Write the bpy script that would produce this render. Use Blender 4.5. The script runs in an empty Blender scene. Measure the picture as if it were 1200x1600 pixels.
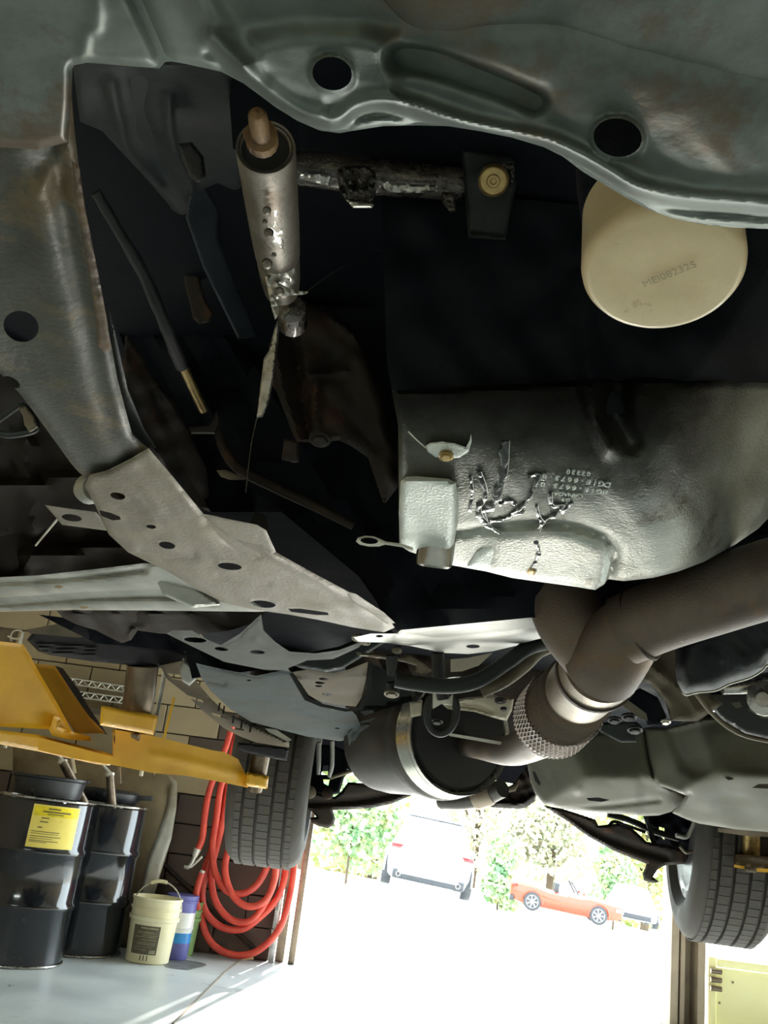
import bpy, bmesh, math, random
import numpy as np
from mathutils import Vector, Matrix
from mathutils.geometry import delaunay_2d_cdt

random.seed(7); RNG = np.random.RandomState(7)
SC = bpy.context.scene
COL = SC.collection

# ------------------------------------------------------------------ camera
F = 1450.0
PITCH, ROLL, EYE = math.radians(18.2), math.radians(7.4), 1.0
f_ = Vector((0, math.cos(PITCH), math.sin(PITCH)))
rt = Vector((1, 0, 0)); up = rt.cross(f_)
R_ = rt * math.cos(ROLL) + up * math.sin(ROLL)
U_ = -rt * math.sin(ROLL) + up * math.cos(ROLL)
C_ = Vector((0, 0, EYE))
cam_d = bpy.data.cameras.new('camera'); cam = bpy.data.objects.new('camera', cam_d); COL.objects.link(cam)
cam_d.sensor_fit = 'VERTICAL'; cam_d.sensor_height = 36; cam_d.sensor_width = 27; cam_d.lens = F * 36 / 1600
cam_d.clip_start = .02; cam_d.clip_end = 400
m4 = Matrix((R_, U_, -f_)).transposed().to_4x4(); m4.translation = C_
cam.matrix_world = m4
SC.camera = cam

# ------------------------------------------------------------------ world, sun, exposure
w = bpy.data.worlds.new('sky'); SC.world = w; w.use_nodes = True
bg = w.node_tree.nodes['Background']; bg.inputs[0].default_value = (.82, .95, 1, 1); bg.inputs[1].default_value = 8
sd = bpy.data.lights.new('sun', 'SUN'); sd.energy = 18; sd.angle = math.radians(1.2); sd.color = (1, .95, .85)
sun = bpy.data.objects.new('sun', sd); COL.objects.link(sun)
sun.rotation_euler = Vector((-.20, -1, -.66)).to_track_quat('-Z', 'Y').to_euler()
SC.view_settings.view_transform = 'Standard'; SC.view_settings.look = 'None'
SC.view_settings.exposure = .3; SC.view_settings.gamma = 1; SC.view_settings.use_curve_mapping = False
try:
    SC.cycles.use_denoising = True
    SC.cycles.max_bounces = 8; SC.cycles.diffuse_bounces = 5
except Exception: pass
# unseen fill lamps added behind and above the camera to light the underside
for (lx, ly, le) in ((-1.6, -1.6, 90), (1.9, -1.2, 60)):
    ld = bpy.data.lights.new('fill_lamp', 'AREA'); ld.shape = 'RECTANGLE'; ld.size = 1.6; ld.size_y = .4; ld.energy = le; ld.color = (.9, 1, .93)
    lo = bpy.data.objects.new('fill_lamp', ld); COL.objects.link(lo); lo.location = (lx, ly, 3.6)

# ------------------------------------------------------------------ helpers
def ray(u, v): return f_ + R_ * ((u - 600) / F) + U_ * ((800 - v) / F)
def P(u, v, d): return C_ + ray(u, v) * d
def PZ(u, v, z): r = ray(u, v); return C_ + r * ((z - EYE) / r.z)
def PY(u, v, y): r = ray(u, v); return C_ + r * (y / r.y)
nf, nR, nU, nC = (np.array(x) for x in (f_, R_, U_, C_))
def nray(uv): return nf + nR * ((uv[:, :1] - 600) / F) + nU * ((800 - uv[:, 1:2]) / F)

def D(c): return lambda uv: np.full(len(uv), float(c))
def PLN(p, n):
    p = np.array(p, float); n = np.array(n, float)
    def g(uv):
        return ((p - nC) @ n) / (nray(uv) @ n)
    return g
def ZP(z0, sy=0., sx=0.): return PLN((0, 0, z0), (-sx, -sy, 1))
def T3(a, b, c):
    A, B, Cc = P(*a), P(*b), P(*c)
    return PLN(A, (B - A).cross(Cc - A))
def HULL(k, *pl):
    def g(uv):
        s = np.stack([p(uv) for p in pl]); s = np.clip(s, .05, 50)
        m = s.max(0); return m + k * np.log(np.exp((s - m) / k).sum(0))
    return g

def thing(name, label, cat, loc=(0, 0, 0), group=None):
    o = bpy.data.objects.new(name, None); COL.objects.link(o); o.location = loc
    o.empty_display_size = .1
    o['label'] = label; o['category'] = cat
    if group: o['group'] = group
    return o
def root_loc(o):
    while o.parent: o = o.parent
    return Vector(o.location)
def mk(name, vfs, mat, parent=None, angle=38, label=None):
    if isinstance(vfs, tuple): vfs = [vfs]
    V = []; Fc = []; mi = []
    for item in vfs:
        v, fc = item[0], item[1]; b = len(V)
        V += [tuple(x) for x in v]; Fc += [tuple(i + b for i in q) for q in fc]
    off = root_loc(parent) if parent else Vector((0, 0, 0))
    me = bpy.data.meshes.new(name)
    me.from_pydata([(a[0] - off.x, a[1] - off.y, a[2] - off.z) for a in V], [], Fc)
    bm = bmesh.new(); bm.from_mesh(me); bmesh.ops.recalc_face_normals(bm, faces=bm.faces); bm.to_mesh(me); bm.free()
    if angle > 0:
        me.polygons.foreach_set('use_smooth', [True] * len(me.polygons)); me.set_sharp_from_angle(angle=math.radians(angle))
    me.materials.append(mat)
    o = bpy.data.objects.new(name, me); COL.objects.link(o)
    if parent: o.parent = parent
    if label: o['label'] = label
    return o
def tag(o, label=None, cat=None, group=None, kind=None):
    for k, v in (('label', label), ('category', cat), ('group', group), ('kind', kind)):
        if v: o[k] = v
    return o

def catmull(pts, n, closed=False):
    pts = [np.array(p, float) for p in pts]; N = len(pts); out = []
    rng = range(N if closed else N - 1)
    for i in rng:
        p1, p2 = pts[i], pts[(i + 1) % N]
        p0 = pts[(i - 1) % N] if (closed or i > 0) else 2 * p1 - p2
        p3 = pts[(i + 2) % N] if (closed or i + 2 < N) else 2 * p2 - p1
        for k in range(n):
            t = k / n
            out.append(.5 * ((2 * p1) + (p2 - p0) * t + (2 * p0 - 5 * p1 + 4 * p2 - p3) * t * t + (3 * p1 - p0 - 3 * p2 + p3) * t ** 3))
    if not closed: out.append(pts[-1])
    return out
def resample(pts, step, closed=True):
    pts = [np.array(p, float) for p in pts]; out = []; N = len(pts)
    for i in range(N if closed else N - 1):
        a, b = pts[i], pts[(i + 1) % N]; L = np.linalg.norm(b - a); k = max(1, int(round(L / step)))
        for j in range(k): out.append(a + (b - a) * j / k)
    if not closed: out.append(pts[-1])
    return out
def inside(p, poly):
    x, y = p[:, 0], p[:, 1]; poly = np.array(poly); r = np.zeros(len(p), bool); j = len(poly) - 1
    for i in range(len(poly)):
        xi, yi = poly[i]; xj, yj = poly[j]
        c = ((yi > y) != (yj > y)) & (x < (xj - xi) * (y - yi) / ((yj - yi) or 1e-12) + xi)
        r ^= c; j = i
    return r
def segdist(p, pts, closed):
    pts = np.array(pts, float); d = np.full(len(p), 1e9); n = len(pts)
    for i in range(n if closed else n - 1):
        a, b = pts[i], pts[(i + 1) % n]; ab = b - a; L = ab @ ab or 1e-9
        t = np.clip(((p - a) @ ab) / L, 0, 1); q = a + t[:, None] * ab
        d = np.minimum(d, np.hypot(*(p - q).T))
    return d
def ss(x): x = np.clip(x, 0, 1); return x * x * (3 - 2 * x)
_nz = [(RNG.uniform(-1, 1, 2), RNG.uniform(0, 6.28)) for _ in range(14)]
def wob(uv, scale):
    s = np.zeros(len(uv))
    for (d, ph) in _nz: s += np.sin(uv @ d * 6.28 / scale + ph)
    return s / 5
def ell(u, v, a, b, rot=0, n=18):
    c, s = math.cos(math.radians(rot)), math.sin(math.radians(rot))
    return [(u + a * math.cos(t) * c - b * math.sin(t) * s, v + a * math.cos(t) * s + b * math.sin(t) * c) for t in (2 * math.pi * i / n for i in range(n))]

def relief_vf(outline, dep, thick=.004, holes=(), feats=(), lip=None, step=9, curve=0):
    if lip: step = min(step, max(3.2, max(l[0] for l in (lip if isinstance(lip, list) else [lip])) * .65))
    if curve: outline = catmull(outline, curve, True)
    ol = resample(outline, step); hs = [resample(h, max(2.5, step * .6)) for h in holes]
    allp = list(ol); loops = [list(range(len(ol)))]
    for h in hs: loops.append(list(range(len(allp), len(allp) + len(h)))); allp += h
    A = np.array(ol); x0, y0 = A.min(0); x1, y1 = A.max(0)
    gx, gy = np.meshgrid(np.arange(x0 + step / 2, x1, step), np.arange(y0 + step / 2, y1, step * .87))
    gx[1::2] += step / 2; g = np.stack([gx.ravel(), gy.ravel()], 1)
    if len(g):
        m = inside(g, ol) & (segdist(g, ol, True) > step * .45)
        for h in hs: m &= ~inside(g, h); m &= segdist(g, h, True) > step * .35
        g = g[m]; allp += list(g)
    edges = [(l[i], l[(i + 1) % len(l)]) for l in loops for i in range(len(l))]
    res = delaunay_2d_cdt([Vector((float(p[0]), float(p[1]))) for p in allp], edges, [], 0, 1e-5)
    uv = np.array([(q.x, q.y) for q in res[0]]); tris = np.array([t for t in res[2]])
    cen = uv[tris].mean(1); m = inside(cen, ol)
    for h in hs: m &= ~inside(cen, h)
    tris = tris[m]
    d = dep(uv); b = np.zeros(len(uv))
    if lip:
        for (lw, lh) in (lip if isinstance(lip, list) else [lip]):
            q = np.clip(1 - segdist(uv, ol, True) / lw, 0, 1); b += lh * q * q
    for ft in feats:
        k = ft[0]
        if k == 'ridge':
            pts = catmull(ft[1], 5) if len(ft[1]) > 2 else ft[1]
            b += ft[3] * np.exp(-(segdist(uv, pts, False) / ft[2]) ** 2)
        elif k == 'pad':
            sdn = segdist(uv, ft[1], True) * np.where(inside(uv, ft[1]), 1, -1); b += ft[3] * ss(sdn / ft[2] * .5 + .5)
        elif k == 'dome':
            u0, v0, r = ft[1]; b += ft[2] * np.exp(-((uv[:, 0] - u0) ** 2 + (uv[:, 1] - v0) ** 2) / r ** 2)
        elif k == 'holelip':
            for h in hs: b += ft[2] * np.exp(-(segdist(uv, h, True) / ft[1]) ** 2)
        elif k == 'wob': b += ft[2] * wob(uv, ft[1])
    r = nray(uv); Fr = nC + r * (d - b)[:, None]; Bk = nC + r * (d + thick)[:, None]
    n = len(uv); V = list(map(tuple, Fr)) + list(map(tuple, Bk))
    faces = [tuple(int(i) for i in t) for t in tris] + [tuple(int(i) + n for i in t[::-1]) for t in tris]
    cnt = {}
    for t in tris:
        for a, c in ((t[0], t[1]), (t[1], t[2]), (t[2], t[0])):
            cnt.setdefault((min(a, c), max(a, c)), []).append((a, c))
    for e, l in cnt.items():
        if len(l) == 1: a, c = l[0]; faces.append((int(c), int(a), int(a) + n, int(c) + n))
    used = sorted({i for q in faces for i in q}); mp = {o: i for i, o in enumerate(used)}
    return [V[i] for i in used], [tuple(mp[i] for i in q) for q in faces]
def relief(name, outline, dep, mat, parent=None, angle=40, label=None, **k):
    return mk(name, relief_vf(outline, dep, **k), mat, parent, angle, label)

def tube_vf(pts, seg=12, n=5, caps=True, rf=None, closed=False):
    """pts: (x,y,z,r) world"""
    q = catmull(pts, n, closed) if (len(pts) > 2 and n > 1) else [np.array(p, float) for p in (resample(pts, 1e9, False) if not rf else resample(pts, .004, False))]
    X = np.array([a[:3] for a in q]); rr = np.array([a[3] for a in q]); N = len(X)
    T = np.roll(X, -1, 0) - np.roll(X, 1, 0) if closed else np.gradient(X, axis=0)
    T /= np.linalg.norm(T, axis=1)[:, None] + 1e-12
    a = np.array([0, 0, 1.]) if abs(T[0][2]) < .9 else np.array([1., 0, 0]); nrm = np.cross(T[0], a); nrm /= np.linalg.norm(nrm)
    V = []; s = 0
    for i in range(N):
        nrm = nrm - T[i] * (nrm @ T[i]); nrm /= np.linalg.norm(nrm); bn = np.cross(T[i], nrm)
        if i: s += np.linalg.norm(X[i] - X[i - 1])
        r0 = rr[i] if not rf else rf(s, rr[i])
        for k in range(seg):
            t = 2 * math.pi * k / seg; V.append(X[i] + (nrm * math.cos(t) + bn * math.sin(t)) * r0)
    Fc = []
    for i in range(N if closed else N - 1):
        j = (i + 1) % N
        for k in range(seg): Fc.append((i * seg + k, i * seg + (k + 1) % seg, j * seg + (k + 1) % seg, j * seg + k))
    if caps and not closed: Fc += [tuple(range(seg))[::-1], tuple(range((N - 1) * seg, N * seg))]
    return V, Fc
def W(u, v, d, rpx): p = P(u, v, d); return (p.x, p.y, p.z, rpx * d / F)
def tube(name, pts, mat, parent=None, label=None, angle=45, **k):
    return mk(name, tube_vf([W(*p) for p in pts], **k), mat, parent, angle, label)
def lathe_vf(A, axis, prof, seg=24, ref=None, a0=0, a1=2 * math.pi):
    A = Vector(A); ax = Vector(axis).normalized(); e = Vector(ref) if ref else (Vector((1, 0, 0)) if abs(ax.x) < .9 else Vector((0, 1, 0)))
    e = (e - ax * e.dot(ax)).normalized(); g = ax.cross(e); V = []; Fc = []; full = a1 - a0 > 6.28; ns = seg if full else seg + 1
    for (t, r) in prof:
        for k in range(ns):
            q = a0 + (a1 - a0) * k / seg; V.append(A + ax * t + (e * math.cos(q) + g * math.sin(q)) * max(r, 1e-5))
    for i in range(len(prof) - 1):
        for k in range(seg):
            k2 = (k + 1) % ns; Fc.append((i * ns + k, i * ns + k2, (i + 1) * ns + k2, (i + 1) * ns + k))
    if full:
        if prof[0][1] > 1e-4: Fc.append(tuple(range(ns))[::-1])
        if prof[-1][1] > 1e-4: Fc.append(tuple(range((len(prof) - 1) * ns, len(prof) * ns)))
    return V, Fc
def lathe(name, A, axis, prof, mat, parent=None, label=None, angle=40, **k):
    return mk(name, lathe_vf(A, axis, prof, **k), mat, parent, angle, label)
def box_vf(c, size, axes=None, bev=0.):
    c = Vector(c); ax = [Vector(a).normalized() for a in (axes or ((1, 0, 0), (0, 1, 0), (0, 0, 1)))]
    bm = bmesh.new(); bmesh.ops.create_cube(bm, size=1)
    for v in bm.verts: v.co = Vector((v.co.x * size[0], v.co.y * size[1], v.co.z * size[2]))
    if bev: bmesh.ops.bevel(bm, geom=list(bm.edges), offset=bev, segments=2, affect='EDGES', profile=.6)
    bm.verts.index_update()
    V = [c + ax[0] * v.co.x + ax[1] * v.co.y + ax[2] * v.co.z for v in bm.verts]; Fc = [tuple(v.index for v in q.verts) for q in bm.faces]
    bm.free(); return V, Fc
def box(name, c, size, mat, parent=None, axes=None, bev=.004, label=None, angle=30):
    return mk(name, box_vf(c, size, axes, bev), mat, parent, angle, label)
def hexbolt(name, u, v, d, rpx, mat, parent, ax=None, h=.6, washer=True):
    r = rpx * d / F; A = P(u, v, d); ax = Vector(ax) if ax else Vector((0, -.35, -1))
    vf = [lathe_vf(A, ax, [(0, r), (r * h * .8, r), (r * h, r * .82)], seg=6)]
    if washer: vf.append(lathe_vf(A, ax, [(-.002, r * 1.35), (r * .18, r * 1.35)], seg=16))
    return mk(name, vf, mat, parent, 30)
def text_vf(s, origin, ex, ey, size, depth):
    cu = bpy.data.curves.new('t', 'FONT'); cu.body = s; cu.size = size; cu.extrude = depth; cu.align_x = 'CENTER'; cu.align_y = 'CENTER'
    o = bpy.data.objects.new('t', cu); COL.objects.link(o); bpy.context.view_layer.update()
    me = bpy.data.meshes.new_from_object(o.evaluated_get(bpy.context.evaluated_depsgraph_get()))
    ex = Vector(ex).normalized(); ey = Vector(ey).normalized(); ez = ex.cross(ey)
    V = [Vector(origin) + ex * a.co.x + ey * a.co.y + ez * a.co.z for a in me.vertices]; Fc = [tuple(p.vertices) for p in me.polygons]
    bpy.data.objects.remove(o); bpy.data.curves.remove(cu); bpy.data.meshes.remove(me)
    return V, Fc

# ------------------------------------------------------------------ materials
def mat(name, c1, c2=None, rough=.6, metal=0., scale=6., bump=.15, bscale=90., c3=None, c3at=.62, rr=.12, spec=.5, coat=0., emis=None, bdist=.002):
    m = bpy.data.materials.new(name); m.use_nodes = True; nt = m.node_tree; N = nt.nodes; L = nt.links
    b = N['Principled BSDF']; b.inputs['Metallic'].default_value = metal; b.inputs['Specular IOR Level'].default_value = spec
    b.inputs['Coat Weight'].default_value = coat; b.inputs['Coat Roughness'].default_value = .08
    tc = N.new('ShaderNodeTexCoord'); n1 = N.new('ShaderNodeTexNoise'); n1.inputs['Scale'].default_value = scale; n1.inputs['Detail'].default_value = 6; n1.inputs['Roughness'].default_value = .62
    L.new(tc.outputs['Object'], n1.inputs['Vector'])
    cr = N.new('ShaderNodeValToRGB'); c2 = c2 or tuple(x * .7 for x in c1)
    cr.color_ramp.elements[0].position = .36; cr.color_ramp.elements[0].color = (*c2, 1); cr.color_ramp.elements[1].position = .6; cr.color_ramp.elements[1].color = (*c1, 1)
    L.new(n1.outputs['Fac'], cr.inputs[0]); colout = cr.outputs[0]
    if c3:
        n3 = N.new('ShaderNodeTexNoise'); n3.inputs['Scale'].default_value = scale * 1.7; n3.inputs['Detail'].default_value = 7; n3.inputs['Roughness'].default_value = .7
        mp = N.new('ShaderNodeMapping'); mp.inputs['Location'].default_value = (3.1, 7.7, 1.3); L.new(tc.outputs['Object'], mp.inputs[0]); L.new(mp.outputs[0], n3.inputs['Vector'])
        r3 = N.new('ShaderNodeValToRGB'); r3.color_ramp.elements[0].position = c3at - .06; r3.color_ramp.elements[1].position = c3at + .05
        L.new(n3.outputs['Fac'], r3.inputs[0]); mx = N.new('ShaderNodeMix'); mx.data_type = 'RGBA'
        L.new(r3.outputs[0], mx.inputs[0]); L.new(colout, mx.inputs[6]); mx.inputs[7].default_value = (*c3, 1); colout = mx.outputs[2]
    L.new(colout, b.inputs['Base Color'])
    mr = N.new('ShaderNodeMapRange'); mr.inputs[3].default_value = max(.02, rough - rr); mr.inputs[4].default_value = min(1, rough + rr); mr.inputs[1].default_value = .3; mr.inputs[2].default_value = .7
    n2 = N.new('ShaderNodeTexNoise'); n2.inputs['Scale'].default_value = bscale; n2.inputs['Detail'].default_value = 4; L.new(tc.outputs['Object'], n2.inputs['Vector'])
    L.new(n1.outputs['Fac'], mr.inputs[0]); L.new(mr.outputs[0], b.inputs['Roughness'])
    if bump:
        bp = N.new('ShaderNodeBump'); bp.inputs['Strength'].default_value = bump; bp.inputs['Distance'].default_value = bdist
        L.new(n2.outputs['Fac'], bp.inputs['Height']); L.new(bp.outputs[0], b.inputs['Normal'])
    if emis: b.inputs['Emission Color'].default_value = (*emis, 1); b.inputs['Emission Strength'].default_value = 1
    return m
M = {}
M['subframe'] = mat('grimy_steel', (.17, .195, .175), (.05, .062, .052), .46, .35, 7, .08, 300, c3=(.085, .06, .035), c3at=.575)
M['rail'] = mat('olive_grimy_steel', (.06, .061, .045), (.028, .030, .024), .58, .2, 8, .3, 260, c3=(.12, .085, .04), c3at=.57)
M['plate'] = mat('dusty_steel', (.21, .178, .122), (.125, .10, .068), .55, .25, 14, .25, 240, c3=(.12, .09, .06), c3at=.66)
M['brightplate'] = mat('bare_dusty_steel', (.42, .42, .39), (.28, .28, .25), .45, .45, 12, .2, 240)
M['dustgrey'] = mat('dust_grey_stamping', (.095, .098, .09), (.05, .053, .048), .75, .1, 12, .2, 240, spec=.25)
M['archbrown'] = mat('brown_black_panel', (.022, .016, .011), (.012, .009, .007), .75, 0, 12, .3, 160, spec=.15)
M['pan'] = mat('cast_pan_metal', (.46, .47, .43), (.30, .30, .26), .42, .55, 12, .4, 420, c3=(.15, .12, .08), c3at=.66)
M['case'] = mat('shade_black_casting', (.008, .009, .012), (.004, .005, .008), .75, 0, 12, .3, 200, spec=.15)  # near-black colour stands in for the shade above the pan
M['padmetal'] = mat('cast_pad_metal', (.78, .81, .77), (.62, .66, .62), .5, .35, 40, .5, 420)
M['dark'] = mat('near_black_metal', (.007, .008, .012), (.003, .004, .007), .8, 0, 8, .3, 120, spec=.15)  # one near-black tone for the engine cavity, shell and parts behind
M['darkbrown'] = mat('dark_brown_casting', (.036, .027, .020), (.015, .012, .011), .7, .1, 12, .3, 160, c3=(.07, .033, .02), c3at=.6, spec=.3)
M['darkgrey'] = mat('dark_grey_sheet', (.022, .028, .027), (.011, .015, .015), .65, .1, 10, .25, 160)
M['liner'] = mat('dark_green_grey_liner', (.013, .020, .020), (.007, .010, .011), .6, .1, 10, .2, 160)
M['bluegrey'] = mat('blue_grey_strap', (.035, .042, .055), (.02, .025, .032), .6, .2, 10, .2, 160)
M['oily'] = mat('oil_wet_metal', (.16, .14, .12), (.05, .045, .04), .28, .7, 60, .8, 320, bdist=.003, coat=.8)
M['oilglint'] = mat('pale_oil_glint', (.62, .60, .55), (.35, .33, .3), .34, .75, 60, .2, 200, bdist=.002, coat=1)  # pale colour stands in for highlights on wet oil
M['oildark'] = mat('dark_oil_run', (.07, .07, .065), (.03, .03, .028), .15, .4, 60, .5, 160, coat=1)
M['mount'] = mat('worn_grey_brown_sleeve', (.20, .18, .15), (.10, .08, .058), .45, .6, 14, .2, 260, c3=(.09, .055, .03), c3at=.6)
M['rubber'] = mat('black_rubber', (.022, .023, .024), (.012, .012, .013), .6, 0, 12, .3, 180)
M['gloss'] = mat('wet_black_rubber', (.012, .013, .016), (.006, .006, .008), .5, 0, 14, .3, 140, c3=(.05, .055, .06), c3at=.64, spec=.3)
M['brass'] = mat('tarnished_brass', (.45, .33, .14), (.26, .17, .07), .4, .8, 60, .3, 300)
M['orange'] = mat('orange_rusty_bolt', (.20, .115, .045), (.09, .048, .02), .6, .3, 60, .3, 300)
M['rustbrown'] = mat('brown_rusty_steel', (.13, .085, .05), (.06, .042, .03), .65, .3, 30, .3, 200, c3=(.2, .13, .06))
M['cream'] = mat('cream_filter_paint', (.74, .59, .36), (.66, .51, .30), .38, 0, 26, .12, 300, c3=(.40, .25, .11), c3at=.68, coat=.3)
M['cream2'] = mat('faint_stamp', (.50, .41, .26), None, .5, 0, 26, 0)
M['exhaust'] = mat('sooty_brown_pipe', (.17, .135, .11), (.085, .068, .058), .5, .55, 7, .4, 500, c3=(.20, .13, .08), c3at=.62)
M['exhaustlight'] = mat('light_brown_pipe', (.34, .29, .23), (.22, .18, .14), .45, .6, 9, .3, 300)
M['braid'] = mat('braided_brown_steel', (.26, .2, .15), (.12, .09, .07), .5, .5, 30, .6, 400)
M['seam'] = mat('dark_rusty_seam', (.06, .04, .03), None, .7, .2, 40, .3, 200)
M['tan'] = mat('tan_heat_shield', (.14, .115, .078), (.085, .068, .048), .75, .1, 9, .3, 160, spec=.25)
M['creamsheet'] = mat('cream_shield_sheet', (.62, .56, .44), (.48, .42, .32), .5, .1, 9, .1, 160)
M['floorpan'] = mat('blue_grey_underseal', (.075, .092, .096), (.04, .04, .035), .8, 0, 7, .3, 160, spec=.2)
M['shield'] = mat('dusty_underbody_panel', (.27, .27, .25), (.20, .20, .18), .5, .1, 12, .2, 300)
M['tank'] = mat('dusty_olive_plastic', (.145, .14, .105), (.10, .098, .073), .55, 0, 10, .15, 200, spec=.3)
M['muffler'] = mat('dark_muffler_steel', (.085, .08, .075), (.045, .042, .04), .5, .6, 8, .2, 160)
M['mufflerband'] = mat('bright_muffler_shell', (.62, .62, .58), (.5, .5, .46), .28, .85, 12, .15, 160)
M['tyre'] = mat('dusty_tyre_rubber', (.060, .053, .043), (.036, .033, .028), .75, 0, 14, .3, 200)
M['rim'] = mat('grey_alloy', (.45, .45, .44), (.3, .3, .3), .35, .8, 10, .1, 100)
M['yellow'] = mat('worn_yellow_paint', (.80, .44, .022), (.68, .35, .018), .42, 0, 7, .15, 120, c3=(.14, .09, .03), c3at=.69, coat=.2)
M['steel'] = mat('worn_brown_steel', (.28, .22, .16), (.13, .10, .075), .38, .75, 8, .15, 140)
M['padrubber'] = mat('black_pad_rubber', (.02, .018, .022), None, .7, 0, 14, .3, 140)
M['white'] = mat('pale_metal', (.7, .68, .6), (.5, .47, .4), .4, .4, 20, .1, 140)
M['drum'] = mat('glossy_black_drum_paint', (.012, .014, .018), (.008, .009, .012), .13, 0, 5, .06, 20, spec=.5, rr=.05, coat=.3, c3=(.02, .022, .026))
M['chrome'] = mat('bare_bright_rim', (.55, .53, .5), (.3, .28, .26), .25, .9, 20, .1, 90)
M['blackplastic'] = mat('black_plastic', (.02, .022, .028), (.012, .013, .016), .35, 0, 12, .1, 90)
M['label'] = mat('yellow_label', (.86, .70, .16), (.82, .66, .14), .35, 0, 10, .0)
M['labeltop'] = mat('bright_yellow_label_band', (.9, .72, .01), None, .35, 0, 10, .0)
M['ink'] = mat('dark_print', (.16, .12, .04), None, .6, 0, 10, 0)
M['bucket'] = mat('cream_bucket_plastic', (.83, .77, .52), (.76, .69, .42), .42, 0, 9, .05, 90, c3=(.55, .42, .2), c3at=.7)
M['bucketlabel'] = mat('dark_olive_bucket_label', (.13, .115, .07), (.09, .08, .05), .5, 0, 30, 0)
M['greylabel'] = mat('pale_olive_print', (.38, .35, .22), None, .5, 0, 30, 0)
M['blue'] = mat('bright_blue_plastic', (.02, .28, .75), None, .4, 0, 10, 0)
M['violet'] = mat('blue_violet_plastic', (.14, .14, .42), (.1, .1, .33), .4, 0, 10, 0)
M['green'] = mat('green_bucket_plastic', (.25, .42, .16), (.2, .34, .12), .45, 0, 10, 0)
M['hose'] = mat('red_rubber_hose', (.72, .085, .05), (.58, .05, .035), .4, 0, 12, .1, 120)
M['concrete'] = mat('sealed_concrete', (.56, .60, .60), (.44, .48, .49), .38, 0, 1.6, .12, 60, c3=(.27, .29, .30), c3at=.64)
M['stain'] = mat('dark_floor_stain', (.11, .12, .13), (.16, .17, .18), .5, 0, 12, .1, 60)
M['asphalt'] = mat('pale_concrete_lot', (.62, .61, .58), (.55, .54, .51), .8, 0, .8, .2, 20)
M['block'] = mat('tan_painted_block', (.42, .34, .215), (.36, .285, .18), .7, 0, 3, .35, 60)
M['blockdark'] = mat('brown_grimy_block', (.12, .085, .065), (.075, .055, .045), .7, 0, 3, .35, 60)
M['mortar'] = mat('grey_mortar', (.2, .16, .115), None, .9, 0, 8, .2, 60)
M['galv'] = mat('galvanised_tank_steel', (.42, .42, .38), (.28, .25, .19), .4, .6, 4, .1, 60)
M['tantank'] = mat('tan_dusty_tank_steel', (.27, .21, .125), (.15, .11, .065), .5, .4, 3, .1, 60)
M['post'] = mat('brown_painted_steel', (.33, .26, .18), (.24, .18, .12), .45, .1, 5, .1, 60)
M['gate'] = mat('pale_yellow_panel', (.93, .90, .50), (.90, .86, .45), .5, 0, 3, .1, 60)
M['plasterwhite'] = mat('painted_ceiling', (.4, .4, .37), None, .8, 0, 2, .1, 60)
M['carwhite'] = mat('white_car_paint', (.8, .8, .8), (.76, .76, .77), .25, 0, 3, 0, coat=.6)
M['carred'] = mat('orange_red_car_paint', (.30, .035, .006), (.26, .03, .005), .3, .1, 3, 0, coat=.6)
M['glass'] = mat('tinted_car_glass', (.5, .53, .55), None, .1, 0, 3, 0, spec=.8)
M['trimgrey'] = mat('grey_bumper_plastic', (.03, .033, .04), None, .5, 0, 10, 0)
M['taillight'] = mat('red_lens', (.16, .012, .016), None, .2, 0, 10, 0, coat=.5)
M['bark'] = mat('brown_bark', (.10, .07, .045), None, .9, 0, 20, .3, 60)
def leafmat(name, a, b, c):
    m = mat(name, a, b, .7, 0, .9, 0, c3=c, c3at=.55)
    return m
M['leaf_y'] = leafmat('yellow_green_leaves', (.36, .42, .14), (.26, .36, .14), (.5, .33, .14))
M['leaf_g'] = leafmat('fresh_green_leaves', (.34, .48, .24), (.22, .40, .22), (.5, .48, .24))
M['leaf_p'] = leafmat('pale_olive_leaves', (.42, .42, .30), (.34, .38, .27), (.5, .40, .27))

# ================================================================== SETTING
def structure(o): o['kind'] = 'structure'; return o
WALL_Y = 6.95
JX = PY(434, 1400, WALL_Y).x            # left jamb of the door opening
fl = structure(box('floor', (1.2, 1.6, -.06), (9.6, 10.9, .12), M['concrete'], bev=0))
jd = [PZ(u, v, 0) for u, v in ((270, 1600), (310, 1560), (350, 1520), (392, 1488))]
mk('floor_joint', tube_vf([(p.x, p.y, .0005, .006) for p in jd], seg=6, n=1), M['mortar'], fl)
st = PZ(283, 1507, 0)
mk('oil_stain', ([(st.x + .13 * math.cos(t) * (1 + .25 * math.sin(3 * t)), st.y + .22 * math.sin(t) * (1 + .2 * math.cos(2 * t)), .0015) for t in np.linspace(0, 6.2, 20)], [tuple(range(20))]), M['stain'], fl)
wr = structure(box('wall_rear', ((JX - 3.6) / 2, WALL_Y + .12, 2.1), (JX + 3.6, .16, 4.2), M['mortar'], bev=0))
bl_me = {}
for key in ('block', 'blockdark'):
    vf = box_vf((0, 0, 0), (.392, .05, .192), bev=.006); me = bpy.data.meshes.new('block'); me.from_pydata([tuple(a) for a in vf[0]], [], vf[1]); me.materials.append(M[key]); bl_me[key] = me
for r in range(21):
    x = JX - .2 - (.2 if r % 2 else 0)
    if r % 2:
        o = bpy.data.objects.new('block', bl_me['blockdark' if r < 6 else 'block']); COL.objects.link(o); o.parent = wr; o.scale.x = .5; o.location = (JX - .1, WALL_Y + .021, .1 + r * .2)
    while x > -3.5:
        if x > -2.75 and r < 14:
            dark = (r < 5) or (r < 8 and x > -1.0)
            o = bpy.data.objects.new('block', bl_me['blockdark' if dark else 'block']); COL.objects.link(o); o.parent = wr
            o.location = (x, WALL_Y + .021, .1 + r * .2)
        x -= .4
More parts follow.
